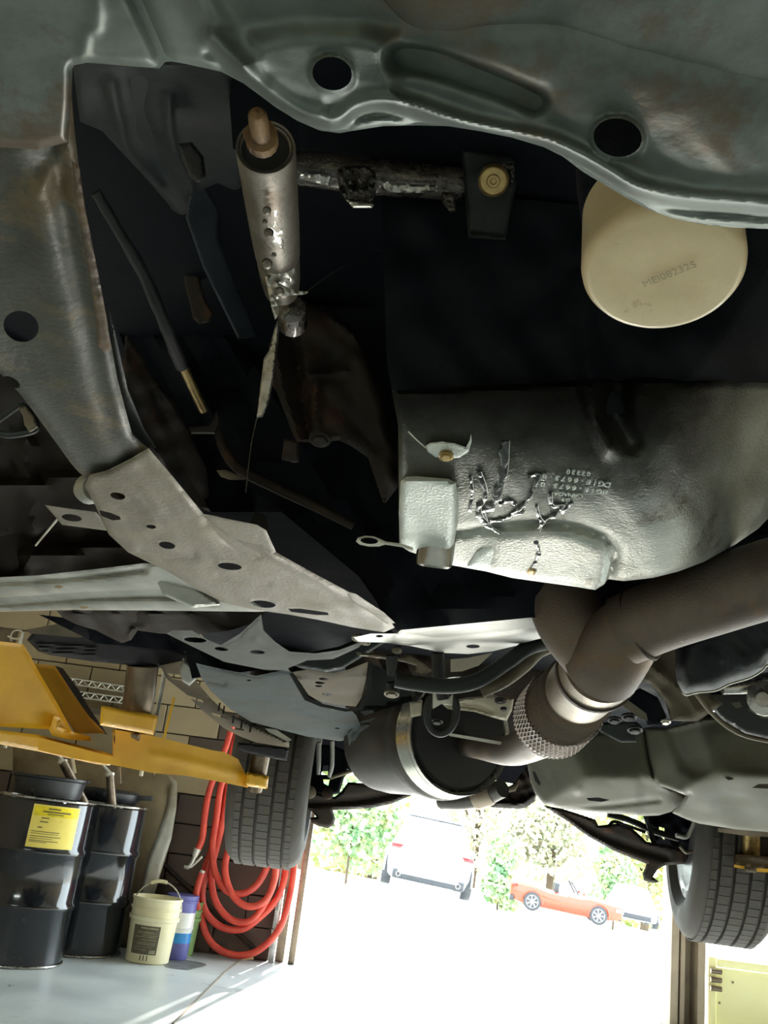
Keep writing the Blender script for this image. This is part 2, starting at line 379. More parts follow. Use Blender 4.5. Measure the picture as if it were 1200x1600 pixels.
tag(structure(box('wall_left', (-3.65, 1.5, 2.1), (.12, 11.2, 4.2), M['block'], bev=0)))
structure(box('wall_right', (6.0, 1.5, 2.1), (.12, 11.2, 4.2), M['block'], bev=0))
structure(box('wall_front', (1.2, -3.9, 2.1), (9.6, .12, 4.2), M['block'], bev=0))
structure(box('wall_header', (1.2, WALL_Y + .12, 3.85), (9.6, .16, .8), M['block'], bev=0))
structure(box('ceiling', (1.2, 1.6, 4.28), (9.8, 11.2, .12), M['plasterwhite'], bev=0))
# door jamb: bright steel edge and dark track standing in the opening
dj = structure(box('trim_1', (JX + .02, WALL_Y - .03, 1.6), (.035, .06, 3.2), M['chrome'], bev=.004))
tr = structure(box('trim_2', (JX + .155, WALL_Y + .02, 1.6), (.045, .07, 3.2), M['steel'], bev=.004))
tb = structure(box('trim_3', (JX + .07, WALL_Y + .04, 1.6), (.06, .03, 3.2), M['steel'], bev=.004))

# outdoor ground: sloping lot
def gz(y): return 0 if y < 7.1 else (-(y - 7.1) * .034 if y < 20 else -.44 - (y - 20) * .058 if y < 36 else -1.368 - (y - 36) * .02)
def gside(x, y): return -.07 * (max(-20, min(x, 20)) - 1) * max(0, min(1, (y - 10) / 9))
gv = []; gf = []; ys = [7.05, 8, 10, 13, 16, 20, 24, 28, 32, 36, 42, 50, 70, 110]
for y in ys:
    for x in (-60, -20, 0, 20, 60): gv.append((x, y, gz(y) + gside(x, y) - .01))
for i in range(len(ys) - 1):
    for k in range(4): gf.append((i * 5 + k, i * 5 + k + 1, i * 5 + k + 6, i * 5 + k + 5))
structure(mk('ground', (gv, gf), M['asphalt']))

# ================================================================== GARAGE THINGS
def cylpatch(c, r, a0, a1, z0, z1, n=12, t=.0015):
    V = []; Fc = []
    for k in range(n + 1):
        a = a0 + (a1 - a0) * k / n
        for z in (z0, z1):
            for rr in (r, r + t): V.append((c[0] + rr * math.cos(a), c[1] + rr * math.sin(a), z))
    for k in range(n):
        b = k * 4; q = b + 4
        Fc += [(b + 1, q + 1, q + 3, b + 3), (b, b + 2, q + 2, q), (b + 2, b + 3, q + 3, q + 2), (b, q, q + 1, b + 1)]
    Fc += [(0, 1, 3, 2), (n * 4, n * 4 + 2, n * 4 + 3, n * 4 + 1)]
    return V, Fc
def drum(px, label):
    b = PZ(*px, 0); r = .280; c = (b.x, b.y + r + .01)
    t = thing('steel_drum', label, 'drum', (c[0], c[1], 0), 'black oil drums by the rear wall')
    prof = [(0.0, r - .01), (.012, r), (.02, r), (.28, r), (.292, r + .010), (.305, r + .012), (.318, r + .010), (.33, r), (.57, r), (.582, r + .010), (.595, r + .012), (.608, r + .010), (.62, r), (.86, r), (.862, r - .02), (.862, 0)]
    lathe('body', (c[0], c[1], .001), (0, 0, 1), prof, M['drum'], t, seg=64, angle=60)
    for z, rad in ((.875, r + .003), (.008, r + .003)):
        mk('rim', tube_vf([(c[0] + rad * math.cos(a), c[1] + rad * math.sin(a), z, .0065) for a in np.linspace(0, 2 * math.pi, 48, endpoint=False)], seg=8, n=1, closed=True), M['chrome'], t)
    lathe('bung', (c[0] + .12, c[1] - .1, .862), (0, 0, 1), [(0, .03), (.012, .03), (.014, .02)], M['chrome'], t, seg=8)
    return t, c, r
d1, c1, r1 = drum((-14, 1512), 'glossy black steel drum with a big yellow label on its side')
ang = math.atan2(-c1[1], -c1[0])
lab0, lab1 = ang - .20, ang + .78
lab = mk('label', cylpatch(c1, r1 + .001, lab0, lab1, .605, .845, 20), M['label'], d1)
mk('label_band', cylpatch(c1, r1 + .0022, lab0 + .03, lab1 - .03, .785, .838, 16, .0006), M['labeltop'], lab)
rows = [(.822, .3, .55, .008), (.806, .2, .78, .008), (.795, .3, .62, .005), (.772, .2, .35, .006), (.752, .18, .34, .006), (.722, .16, .25, .006), (.700, .05, .62, .004), (.690, .05, .6, .003), (.675, .05, .66, .004), (.664, .05, .5, .003), (.652, .05, .62, .004), (.645, .05, .4, .003)]
mk('print', [cylpatch(c1, r1 + .003, lab0 + (lab1 - lab0) * a, lab0 + (lab1 - lab0) * b, z, z + h, 10, .0004) for z, a, b, h in rows], M['ink'], lab)['kind'] = 'stuff'
d2, c2, r2 = drum((93, 1495), 'plain glossy black steel drum without a label')
# drain pans standing on the drums
z0 = .885
t = thing('drain_pan', 'round black drain pan with a wide rim on the labelled drum', 'drain pan', (c1[0] + .02, c1[1], z0))
lathe('basin', (c1[0] + .0, c1[1], z0), (0, 0, 1), [(0, .01), (0, .19), (.095, .205), (.1, .22), (.11, .222), (.112, .205), (.1, .196), (.01, .18), (.008, .01)], M['blackplastic'], t, seg=48)
mk('rolled_rim', tube_vf([(c1[0] + .222 * math.cos(a), c1[1] + .222 * math.sin(a), z0 + .108, .009) for a in np.linspace(0, 2 * math.pi, 48, endpoint=False)], seg=8, n=1, closed=True), M['blackplastic'], t)
t = thing('drain_pan', 'low black plastic pan with a pouring spout on the unlabelled drum', 'drain pan', (c2[0] + .05, c2[1], z0))
lathe('basin', (c2[0] + .03, c2[1], z0), (0, 0, 1), [(0, .01), (0, .17), (.03, .2), (.065, .205), (.085, .17), (.07, .16), (.02, .15), (.015, .01)], M['blackplastic'], t, seg=10)
mk('spout', box_vf((c2[0] + .255, c2[1] - .02, z0 + .055), (.11, .06, .03), ((1, 0, .1), (0, 1, 0), (-.1, 0, 1)), .008), M['blackplastic'], t)
for (a, b, lab_) in (((98, 1180), (84, 1226), 'grey metal spout tube rising behind the round drain pan'), ((172, 1200), (153, 1264), 'grey metal spout tube standing at the edge of the low spouted pan')):
    dd = 5.35
    dc, ox, oy = (c1, .20, .12) if a[0] < 130 else (c2, .10, -.17)
    base = Vector((dc[0] + ox, dc[1] + oy, .863)); dd = (base - C_).dot(f_)
    t = thing('pump_tube', lab_, 'pump tube', base)
    tp = P(a[0], a[1] + 10, dd)
    mk('tube', tube_vf([(*base, .029), (*tp, .026)], seg=14, n=1), M['steel'], t)
    lathe('collar', P(a[0] - 1, a[1] + 14, dd), (0, 0, 1), [(0, .028), (.02, .03), (.03, .026)], M['white'], t, seg=12)
    tube('lever', [(a[0], a[1] + 8, dd, 2.5), (a[0] - 14, a[1] - 8, dd, 2)], M['white'], t, seg=8, n=1)
# metal tank
t = thing('storage_tank', 'tan sheet metal tank with a bright rounded end behind the drums', 'tank', P(180, 1480, 6.1))
relief('shell', [(20, 1165), (120, 1178), (225, 1203), (262, 1212), (274, 1226), (276, 1262), (268, 1310), (250, 1370), (228, 1440), (216, 1487), (20, 1470)], PLN((0, 6.70, 0), (0, 1, 0)), M['tantank'], t, thick=.12, lip=(26, -.05), step=12)
relief('end_panel', [(264, 1211), (277, 1222), (276, 1262), (268, 1310), (254, 1352), (240, 1400), (224, 1487), (203, 1484), (218, 1400), (230, 1348), (246, 1306), (262, 1258), (267, 1222)], PLN((-1.2, 6.68, 0), (-.2, 1, 0)), M['galv'], t, thick=.02, step=10, lip=(5, -.01))
# bucket
def pail(px, h, rt_, rb, mt, label, name='bucket', grp=None, dy=0):
    b = PZ(*px, 0); c = (b.x, b.y + rb + dy)
    t = thing(name, label, 'bucket', (c[0], c[1], 0), grp)
    k = h / .37
    prof = [(.004, 0.01), (.0, rb - .008), (.006, rb), (.235 * k, rb + (rt_ - rb) * .72), (.24 * k, rt_ + .006), (.262 * k, rt_ + .008), (.265 * k, rt_ - .002), (.30 * k, rt_), (.302 * k, rt_ + .008), (.312 * k, rt_ + .008), (.315 * k, rt_), (.355 * k, rt_ + .001), (.357 * k, rt_ + .008), (h, rt_ + .008), (h, rt_ - .004), (.02, rb - .005), (.02, .01)]
    lathe('body', (c[0], c[1], 0), (0, 0, 1), prof, mt, t, seg=48)
    return t, c
bk, bc = pail((222, 1507), .37, .148, .132, M['bucket'], 'cream plastic bucket with a dark label and raised wire handle')
ang = math.atan2(-bc[1], -bc[0])
def rb_at(z): return .132 + (.148 - .132) * .72 * z / .235
def taperpatch(c, a0, a1, z0, z1, off, n=12):
    V = []; Fc = []
    for k in range(n + 1):
        a = a0 + (a1 - a0) * k / n
        for z in (z0, z1):
            for o2 in (0, .001): r = rb_at(z) + off + o2; V.append((c[0] + r * math.cos(a), c[1] + r * math.sin(a), z))
    for k in range(n):
        b = k * 4; q = b + 4; Fc += [(b + 1, q + 1, q + 3, b + 3), (b, b + 2, q + 2, q), (b + 2, b + 3, q + 3, q + 2), (b, q, q + 1, b + 1)]
    return V, Fc
lb = mk('label', taperpatch(bc, ang - .85, ang + .35, .055, .215, .001), M['bucketlabel'], bk)
mk('print', [taperpatch(bc, ang - .6 + a, ang - .6 + b, z, z + h, .0025, 8) for z, a, b, h in ((.197, .1, .85, .009), (.18, .0, .7, .003), (.172, .0, .8, .003), (.16, .2, .85, .003), (.15, -.1, .8, .003), (.135, .1, .85, .003), (.12, -.1, .8, .002), (.11, 0, .8, .003), (.095, -.1, .7, .002), (.08, -.1, .5, .003), (.062, .62, .88, .02))], M['greylabel'], lb)['kind'] = 'stuff'
mk('drip', [taperpatch(bc, ang + a, ang + a + .05, .02, .05, .001, 2) for a in (-.35, -.2, -.05)], M['bucketlabel'], bk)['kind'] = 'stuff'
bd = 6.0
mk('handle', tube_vf([(bc[0] + .155 * math.cos(a), bc[1] + .02, .29 + .17 * math.sin(a), .0045) for a in np.linspace(0, math.pi, 14)], seg=6, n=2), M['white'], bk)
mk('grip', tube_vf([(bc[0] + .155 * math.cos(a), bc[1] + .02, .29 + .17 * math.sin(a), .011) for a in np.linspace(1.35, 2.0, 5)], seg=8, n=2), M['bucket'], bk)
gb, gc = pail((271, 1494), .33, .118, .105, M['green'], 'green plastic bucket half hidden behind the blue can')
t = thing('fluid_can', 'blue and white plastic can wedged behind the cream bucket', 'can', PZ(268, 1497, 0))
cc = PZ(266, 1500, 0)
lathe('body', (cc.x, cc.y + .08, 0), (0, 0, 1), [(0, .02), (0, .085), (.01, .09), (.1, .092)], M['violet'], t, seg=28)
lathe('blue_band', (cc.x, cc.y + .08, .1), (0, 0, 1), [(0, .092), (.06, .094)], M['blue'], t, seg=28)
lathe('white_band', (cc.x, cc.y + .08, .16), (0, 0, 1), [(0, .094), (.02, .096), (.03, .1), (.035, .096), (.12, .097)], M['carwhite'], t, seg=28)
lathe('neck', (cc.x, cc.y + .08, .28), (0, 0, 1), [(0, .097), (.06, .098), (.062, .104), (.07, .104), (.072, .098), (.09, .104), (.1, .104), (.102, .09), (.1, .01)], M['violet'], t, seg=28)
# paper scrap on floor
sc_ = PZ(385, 1499, 0)
tag(mk('paper_scrap', box_vf((sc_.x, sc_.y, .008), (.09, .05, .014), ((1, .2, .1), (-.2, 1, 0), (0, 0, 1)), .003), M['bucket']), 'crumpled pale paper scrap on the floor under the red hose', 'scrap')
sc_ = PZ(293, 1496, 0)
tag(mk('paper_scrap', box_vf((sc_.x, sc_.y, .004), (.04, .04, .006), None, .002), M['carwhite']), 'tiny white paper scrap beside the oil stain', 'scrap')
# red hoses on the rear wall
hz = thing('air_hose', 'long red rubber hose hanging in loops on the rear wall', 'hose', PY(385, 1440, WALL_Y - .1))
def hw_(u, v, y, rpx): p = PY(u, v, y); return (p.x, p.y, p.z, rpx * 6.35 / F)
def hose(name, pts, r=5.2): return mk(name, tube_vf([hw_(u, v, 6.70 + dd, r) for u, v, dd in pts], seg=10, n=6), M['hose'], hz)
hose('hose_end', [(364, 1130, 0), (352, 1170, 0), (338, 1205, 0), (326, 1240, 0), (320, 1275, 0), (316, 1310, 0), (309, 1327, 0)])
hose('coil', [(372, 1140, .02), (360, 1185, .02), (345, 1230, .02), (338, 1280, .02), (332, 1325, .02), (336, 1362, .02), (352, 1390, .0), (375, 1397, 0), (398, 1386, 0), (414, 1362, 0), (420, 1340, 0), (418, 1300, .1), (405, 1240, .1)])
hose('coil', [(360, 1200, .05), (352, 1260, .05), (342, 1310, .05), (333, 1345, .05), (330, 1372, .05), (338, 1410, .05), (360, 1436, .05), (388, 1440, .05), (410, 1418, .05), (428, 1380, .05), (433, 1348, .05), (430, 1300, .12)])
hose('coil', [(351, 1230, .08), (340, 1300, .08), (326, 1350, .08), (316, 1395, .08), (322, 1425, .08), (345, 1448, .08), (378, 1452, .08), (405, 1434, .08), (432, 1405, .08), (446, 1365, .08), (446, 1320, .14)])
hose('coil', [(345, 1290, .1), (330, 1330, .1), (318, 1365, .1), (313, 1410, .1), (320, 1455, .1), (340, 1482, .1), (372, 1493, .1), (405, 1484, .1), (436, 1452, .1), (452, 1405, .1), (460, 1350, .1), (458, 1310, .14)])
hose('coil', [(358, 1325, -.02), (352, 1350, -.02), (354, 1375, -.02), (366, 1402, -.02), (386, 1416, -.02), (408, 1412, -.02), (422, 1395, -.02), (430, 1365, -.02), (428, 1330, 0)])
hose('tail_end', [(316, 1364, -.03), (309, 1385, -.03), (306, 1405, -.03), (309, 1422, -.03)])
mk('coupler', tube_vf([hw_(u, v, y_, r_) for u, v, y_, r_ in [(309, 1326, 6.70, 6), (304, 1338, 6.70, 4.5)]], seg=10, n=1), M['white'], hz)
mk('nozzle', tube_vf([hw_(u, v, y_, r_) for u, v, y_, r_ in [(305, 1336, 6.70, 3.4), (300, 1348, 6.70, 3), (294, 1355, 6.70, 3), (288, 1354, 6.70, 2.5)]], seg=8), M['white'], hz)
mk('trigger', tube_vf([hw_(u, v, y_, r_) for u, v, y_, r_ in [(298, 1355, 6.70, 2.2), (308, 1346, 6.70, 2), (316, 1338, 6.70, 2.2)]], seg=8), M['white'], hz)
mk('tail_coupler', tube_vf([hw_(u, v, y_, r_) for u, v, y_, r_ in [(314, 1368, 6.67, 4.5), (317, 1360, 6.67, 4)]], seg=8, n=1), M['white'], hz)
# leaning dark brace on the wall behind hose
tag(mk('wall_brace', tube_vf([hw_(255, 1350, 6.91, 4), hw_(405, 1490, 6.91, 4)], seg=8, n=1), M['darkbrown']), 'dark rod leaning diagonally on the brown wall behind the hose', 'rod')
# wire shelf high on the wall behind the lift
sh = thing('wire_shelf', 'grey wire shelf with lattice edges behind the yellow lift', 'shelf', P(165, 1095, 5.9))
for (a, b) in (((100, 1058), (232, 1078)), ((104, 1078), (236, 1096))):
    vf = []
    for dv in (0, 9): vf.append(tube_vf([hw_(a[0], a[1] + dv, 6.6, 1.2), hw_(b[0], b[1] + dv, 6.6, 1.2)], seg=5, n=1))
    n = 18
    for i in range(n):
        f0, f1 = i / n, (i + 1) / n; q = lambda f: (a[0] + (b[0] - a[0]) * f, a[1] + (b[1] - a[1]) * f)
        p0, p1 = q(f0), q(f1); vf.append(tube_vf([hw_(p0[0], p0[1] + (9 if i % 2 else 0), 6.6, .9), hw_(p1[0], p1[1] + (0 if i % 2 else 9), 6.6, .9)], seg=4, n=1))
    mk('shelf_edge', vf, M['white'], sh)
relief('shelf_board', [(100, 1098), (236, 1120), (236, 1130), (100, 1108)], PLN((0, 6.62, 0), (0, 1, 0)), M['tan'], sh, thick=.34, step=30)
relief('shelf_board', [(98, 1056), (232, 1076), (232, 1079), (98, 1059)], PLN((0, 6.62, 0), (0, 1, 0)), M['darkgrey'], sh, thick=.34, step=30)
# brown steel column and yellow panel at the right
pc = thing('steel_column', 'brown steel column with flanges in the bright door opening', 'column', PZ(1075, 1605, 0))
q = PZ(1065, 1606, 0)
for nm, dx, dy, sx, sy in (('flange', -.085, 0, .05, .2), ('web', 0, .05, .15, .03), ('flange', .085, 0, .05, .2)):
    box(nm, (q.x + dx, q.y + dy, 1.6), (sx, sy, 3.2), M['post'], pc, bev=.006)
box('inner_lip', (q.x - .03, q.y - .06, 1.6), (.03, .05, 3.2), M['post'], pc, bev=.004)
gp = thing('gate_panel', 'bright pale yellow gate panel hinged beside the brown column', 'gate', PZ(1150, 1640, 0))
gy = q.y + .05
A = PY(1118, 1495, gy); B = PY(1300, 1520, gy)
box('panel', ((A.x + B.x) / 2 + .3, gy, (A.z - .03) / 2), (B.x - A.x + .6, .03, A.z - .09), M['gate'], gp, bev=.003)
box('top_rail', ((A.x + B.x) / 2 + .3, gy - .01, A.z - .03), (B.x - A.x + .6, .05, .05), M['gate'], gp, bev=.006)
box('side_strap', (A.x - .03, gy - .02, A.z / 2), (.05, .02, A.z), M['gate'], gp, bev=.003)
for dz in (.08, .13, .18):
    mk('hinge_knuckle', lathe_vf((A.x - .05, gy - .05, A.z - dz), (1, 0, 0), [(0, .016), (.07, .016)], seg=10), M['steel'], gp)
for (bu, bv) in ((1130, 1500), (1145, 1535), (1124, 1567), (1165, 1620)):
    b = PY(bu, bv, gy - .02); lathe('rivet', b, (0, -1, 0), [(0, .008), (.006, .006), (.007, 0)], M['steel'], gp, seg=8)

# ================================================================== LIFT
lf = thing('car_lift', 'worn yellow car lift arm with screw posts and black pads', 'lift', P(120, 1300, 2.2))
YB = lambda u: 2.0 + (u + 0) * .0026       # depth along the arm
armd = T3((0, 1150, 2.0), (420, 1220, 2.46), (0, 1050, 2.0))
relief('arm_beam', [(-60, 1135), (0, 1141), (60, 1152), (115, 1166), (165, 1180), (180, 1184), (180, 1140), (240, 1150), (330, 1172), (350, 1175), (372, 1186), (386, 1214), (388, 1231), (345, 1222), (290, 1212), (240, 1208), (225, 1205), (170, 1194), (120, 1186), (60, 1172), (0, 1160), (-60, 1150)], armd, M['yellow'], lf, thick=.12, step=7, feats=[('ridge', [(240, 1180), (300, 1192), (385, 1212)], 5, .004)], label='long yellow beam with chipped paint')
relief('arm_lower_beam', [(-60, 1134), (60, 1148), (165, 1175), (176, 1180), (176, 1138), (184, 1140), (182, 1190), (170, 1196), (150, 1194), (60, 1174), (-60, 1152)], T3((0, 1150, 1.93), (180, 1190, 2.36), (0, 1050, 1.93)), M['yellow'], lf, thick=.05, step=7, lip=(3, -.004))
relief('column_plate', [(-60, 1004), (0, 1002), (36, 1006), (46, 1022), (62, 1052), (90, 1100), (112, 1142), (118, 1148), (82, 1140), (-60, 1132)], T3((0, 1050, 1.98), (100, 1100, 2.1), (0, 1150, 2.0)), M['yellow'], lf, thick=.03, step=9, lip=(7, .008))
relief('gusset', [(52, 1036), (86, 1040), (100, 1062), (118, 1090), (140, 1120), (165, 1146), (150, 1146), (118, 1146), (100, 1118), (75, 1075)], T3((0, 1050, 2.03), (100, 1100, 2.2), (0, 1150, 2.0)), M['yellow'], lf, thick=.02, step=9, lip=(5, .006))
relief('gusset_edge', [(86, 1040), (98, 1044), (122, 1076), (142, 1110), (160, 1136), (168, 1148), (160, 1146), (138, 1118), (112, 1080)], T3((0, 1050, 2.12), (100, 1100, 2.3), (0, 1150, 2.12)), M['darkbrown'], lf, thick=.02, step=9)
relief('weld_ear', [(84, 1118), (96, 1122), (92, 1136), (116, 1144), (140, 1150), (144, 1158), (110, 1156), (82, 1150), (77, 1142)], T3((0, 1150, 1.9), (180, 1190, 2.3), (0, 1050, 1.9)), M['yellow'], lf, thick=.02, step=7, lip=(4, .006))
def screwpost(u, v0, v1, d, rpx, slant, mt='steel'):
    A = P(u, v1, d); B = P(u + slant, v0, d)
    return A, B
# near post: socket, cylinder, pad
relief('socket', [(158, 1103), (170, 1104), (246, 1118), (246, 1128), (240, 1149), (232, 1147), (156, 1133)], T3((160, 1120, 2.05), (245, 1130, 2.2), (160, 1180, 2.05)), M['yellow'], lf, thick=.12, step=8, lip=(5, -.01))
tube('screw_post', [(200, 1156, 2.27, 22), (215, 1105, 2.22, 24), (223, 1040, 2.22, 24.5)], M['steel'], lf, seg=28, n=3)
relief('collar', [(185, 1140), (220, 1146), (218, 1158), (184, 1150)], D(2.2), M['steel'], lf, thick=.08, step=8, lip=(4, -.01))
relief('lift_pad', [(42, 1000), (52, 986), (130, 985), (155, 1000), (200, 1004), (262, 1012), (292, 1020), (306, 1035), (302, 1050), (286, 1048), (232, 1042), (145, 1034), (80, 1024), (60, 1018)], T3((60, 1010, 2.0), (300, 1030, 2.3), (60, 1110, 2.02)), M['padrubber'], lf, thick=.16, step=8, lip=(5, -.012), feats=[('ridge', [(60, 1006 + k), (150, 1012 + k)], 2, .006) for k in (0, 6, 12)])
relief('pad_plate', [(40, 984), (100, 973), (125, 985), (145, 994), (120, 996), (48, 990)], T3((60, 1010, 1.98), (300, 1030, 2.28), (60, 1110, 2.0)), M['tan'], lf, thick=.02, step=8)
tube('hook', [(12, 994, 2.0, 1.4), (22, 998, 2.0, 1.4), (36, 996, 2.0, 1.4), (33, 986, 2.0, 1.4), (22, 986, 2.0, 1.4), (17, 994, 2.0, 1.4), (18, 1002, 2.0, 1.4)], M['white'], lf, seg=6)
tube('lock_pin', [(36, 988, 1.99, 2.6), (31, 1006, 1.99, 2.8)], M['white'], lf, seg=8, n=1)
# far post
relief('end_socket', [(386, 1206), (420, 1213), (418, 1233), (384, 1228)], T3((386, 1206, 2.38), (420, 1213, 2.41), (386, 1300, 2.38)), M['yellow'], lf, thick=.1, step=7, lip=(4, -.01))
tube('screw_post', [(398, 1236, 2.45, 11), (403, 1205, 2.45, 14.5), (408, 1178, 2.45, 14.5)], M['steel'], lf, seg=22, n=2)
relief('lift_pad', [(372, 1160), (445, 1168), (451, 1172), (448, 1189), (440, 1188), (384, 1176), (370, 1170)], T3((372, 1160, 2.38), (450, 1168, 2.41), (372, 1250, 2.38)), M['padrubber'], lf, thick=.1, step=8, lip=(3, -.006))
for (a, b, r, mt) in (((112, 1178), (117, 1208), 2.6, 'white'), ((186, 1198), (187, 1224), 3, 'steel'), ((222, 1202), (220, 1212), 3.2, 'white'), ((10, 1158), (8, 1168), 2.8, 'white'), ((241, 1206), (240, 1210), 2, 'steel')):
    dd = 2.05 + a[0] * .0012; tube('pin', [(a[0], a[1], dd, r), (b[0], b[1], dd, r)], M[mt], lf, seg=8, n=1)
tube('strut', [(258, 1046, 2.6, 3.5), (238, 1150, 2.35, 4)], M['white'], lf, seg=8, n=1, label='pale slanting strut')
tube('tie_rod', [(272, 1090, 3.4, 2), (256, 1155, 3.3, 2)], M['yellow'], lf, seg=8, n=1)
# right arm pad
lr = thing('lift_arm', 'brown yellow lift arm tip with a brass coloured post under the right sill', 'lift', P(1185, 1360, 2.5))
tube('screw_post', [(1174, 1345, 2.5, 13), (1174, 1300, 2.5, 13)], M['brass'], lr, seg=22, n=1)
tube('screw_post', [(1196, 1345, 2.58, 12), (1196, 1305, 2.58, 12)], M['steel'], lr, seg=22, n=1)
relief('arm_tip', [(1149, 1335), (1180, 1337), (1260, 1344), (1260, 1366), (1180, 1356), (1147, 1351)], T3((1149, 1335, 2.42), (1260, 1344, 2.4), (1149, 1435, 2.42)), M['steel'], lr, thick=.12, step=8, lip=(3, .004), label='yellow brown arm tip')
relief('arm_flange', [(1147, 1351), (1180, 1356), (1260, 1362), (1260, 1367), (1180, 1362), (1147, 1355)], T3((1149, 1335, 2.40), (1260, 1344, 2.38), (1149, 1435, 2.40)), M['yellow'], lr, thick=.02, step=8)
relief('retainer', [(1163, 1354), (1182, 1355), (1182, 1364), (1162, 1362)], D(2.38), M['tan'], lr, thick=.02, step=5, lip=(2, -.003))
relief('pad_plate', [(1122, 1294), (1165, 1297), (1240, 1302), (1240, 1310), (1165, 1306), (1122, 1300)], T3((1122, 1294, 2.42), (1260, 1304, 2.4), (1122, 1394, 2.42)), M['steel'], lr, thick=.1, step=8)

# ================================================================== THE CAR ON THE LIFT
car = thing('car', 'raised car seen from below with oil wet engine, pan, exhaust and rear wheels', 'car', (.33, 2.0, 1.3))
SFZ, SFS = 1.262, -.03
SF = ZP(SFZ, SFS)
def SFo(dz): return ZP(SFZ + dz, SFS)
# painted body shell above the mechanical parts: keeps sky light out, as a car does
def shell():
    xs0 = .33; V = []; Fc = []
    st = [(-.75, .55, 1.55, 1.75), (-.45, .80, 1.40, 2.0), (.3, .90, 1.50, 2.1), (1.2, .92, 1.50, 2.15), (1.5, .92, 1.46, 2.5), (2.0, .92, 1.46, 2.75), (3.2, .92, 1.48, 2.75), (4.0, .90, 1.48, 2.3), (4.35, .82, 1.45, 2.15), (4.45, .6, 1.55, 1.95)]
    for (y, hw, zb, zt) in st:
        for (fx, fz) in ((-1, .15), (-.92, 0), (.92, 0), (1, .15), (1, .5), (.8, .95), (.6, 1), (-.6, 1), (-.8, .95), (-1, .5)):
            V.append((xs0 + fx * hw, y, zb + fz * (zt - zb)))
    n = 10
    for i in range(len(st) - 1):
        for k in range(n): Fc.append((i * n + k, i * n + (k + 1) % n, (i + 1) * n + (k + 1) % n, (i + 1) * n + k))
    Fc += [tuple(range(n)), tuple(range((len(st) - 1) * n, len(st) * n))]
    return V, Fc
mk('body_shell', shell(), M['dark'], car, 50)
# dark engine mass and bell housing behind the pan
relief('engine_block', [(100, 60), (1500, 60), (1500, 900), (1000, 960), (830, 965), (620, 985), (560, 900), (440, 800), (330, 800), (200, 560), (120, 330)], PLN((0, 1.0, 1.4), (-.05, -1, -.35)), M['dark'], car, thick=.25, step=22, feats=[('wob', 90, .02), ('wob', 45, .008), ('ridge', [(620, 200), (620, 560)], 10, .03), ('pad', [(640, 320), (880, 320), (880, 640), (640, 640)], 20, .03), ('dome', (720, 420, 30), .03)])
relief('undertray_panel', [(560, 880), (640, 905), (800, 900), (860, 960), (820, 970), (760, 975), (640, 985), (600, 965)], D(1.9), M['dark'], car, thick=.05, step=16)

# ---- front crossmember
low = [(113, 108), (116, 102), (135, 98), (196, 103), (249, 107), (258, 97), (268, 96), (290, 100), (318, 106), (345, 112), (380, 130), (410, 152), (430, 167), (465, 189), (500, 204), (530, 208), (560, 203), (600, 197), (650, 196), (700, 197), (750, 205), (800, 215), (850, 230), (880, 245), (910, 268), (940, 286), (975, 307), (1010, 326), (1050, 341), (1100, 351), (1150, 356), (1270, 360), (1520, 352)]
roll = [(330, 60), (380, 110), (430, 150), (470, 174), (500, 183), (518, 187), (538, 180), (556, 166), (590, 158), (640, 164), (700, 184), (760, 202), (850, 218), (900, 238), (950, 266), (985, 287), (1030, 301), (1080, 309), (1140, 314), (1270, 322), (1520, 316)]
relief('front_crossmember', [(-60, -60), (1520, -60)] + low[::-1] + [(112, 160), (106, 222), (60, 234), (-60, 226)], SFo(-.012), M['subframe'], car, thick=.006, step=4,
       holes=[ell(519, 115, 31, 26, 12, 26), ell(965, 215, 38, 30, 8, 28)], lip=[(14, -.006)],
       feats=[('ridge', roll, 15, .008), ('ridge', [(x, y + 20) for x, y in roll], 10, -.006), ('holelip', 6, .003),
              ('ridge', [(622, 92), (680, 102), (740, 122), (790, 140), (835, 160)], 17, -.012),
              ('pad', [(395, 60), (470, 46), (560, 50), (612, 62), (618, 150), (560, 152), (500, 172), (420, 138), (385, 100)], 26, .008),
              ('ridge', [(205, -20), (232, 40), (256, 96)], 14, -.007), ('ridge', [(150, -20), (150, 40), (135, 56), (128, 100)], 12, .002),
              ('ridge', [(300, -40), (330, 30), (380, 100)], 26, .008), ('ridge', [(680, -60), (900, -60), (1100, 0), (1280, 40)], 90, -.022), ('wob', 160, .0009), ('wob', 50, .0002)])
# ---- side rail
inner = [(112, 150), (116, 200), (122, 250), (128, 300), (137, 350), (147, 400), (157, 450), (166, 500), (175, 545), (183, 590), (196, 640), (207, 680), (235, 704), (262, 737), (300, 783), (330, 814)]
relief('side_rail', [(-60, 215), (20, 205), (70, 190), (100, 130)] + inner + [(240, 825), (150, 745), (135, 747), (123, 738), (111, 724), (90, 695), (54, 645), (30, 614), (0, 583), (-60, 545)], SF, M['rail'], car, thick=.006, step=6,
       holes=[ell(33, 510, 28, 24, 20, 20), ell(18, 597, 15, 7, 30, 12)], lip=[(10, -.004)],
       feats=[('ridge', [(x - 12, y) for x, y in inner], 7, .003), ('ridge', [(x - 34, y + 5) for x, y in inner], 14, -.005),
              ('ridge', [(30, 240), (60, 330), (90, 450), (120, 560), (170, 690)], 34, .009), ('ridge', [(-20, 420), (30, 560), (90, 640), (150, 720)], 34, -.006),
              ('ridge', [(100, 175), (98, 235), (60, 300)], 14, .004), ('dome', (80, 330, 30), .004), ('dome', (20, 300, 60), -.005), ('wob', 90, .0012), ('wob', 34, .0003)])
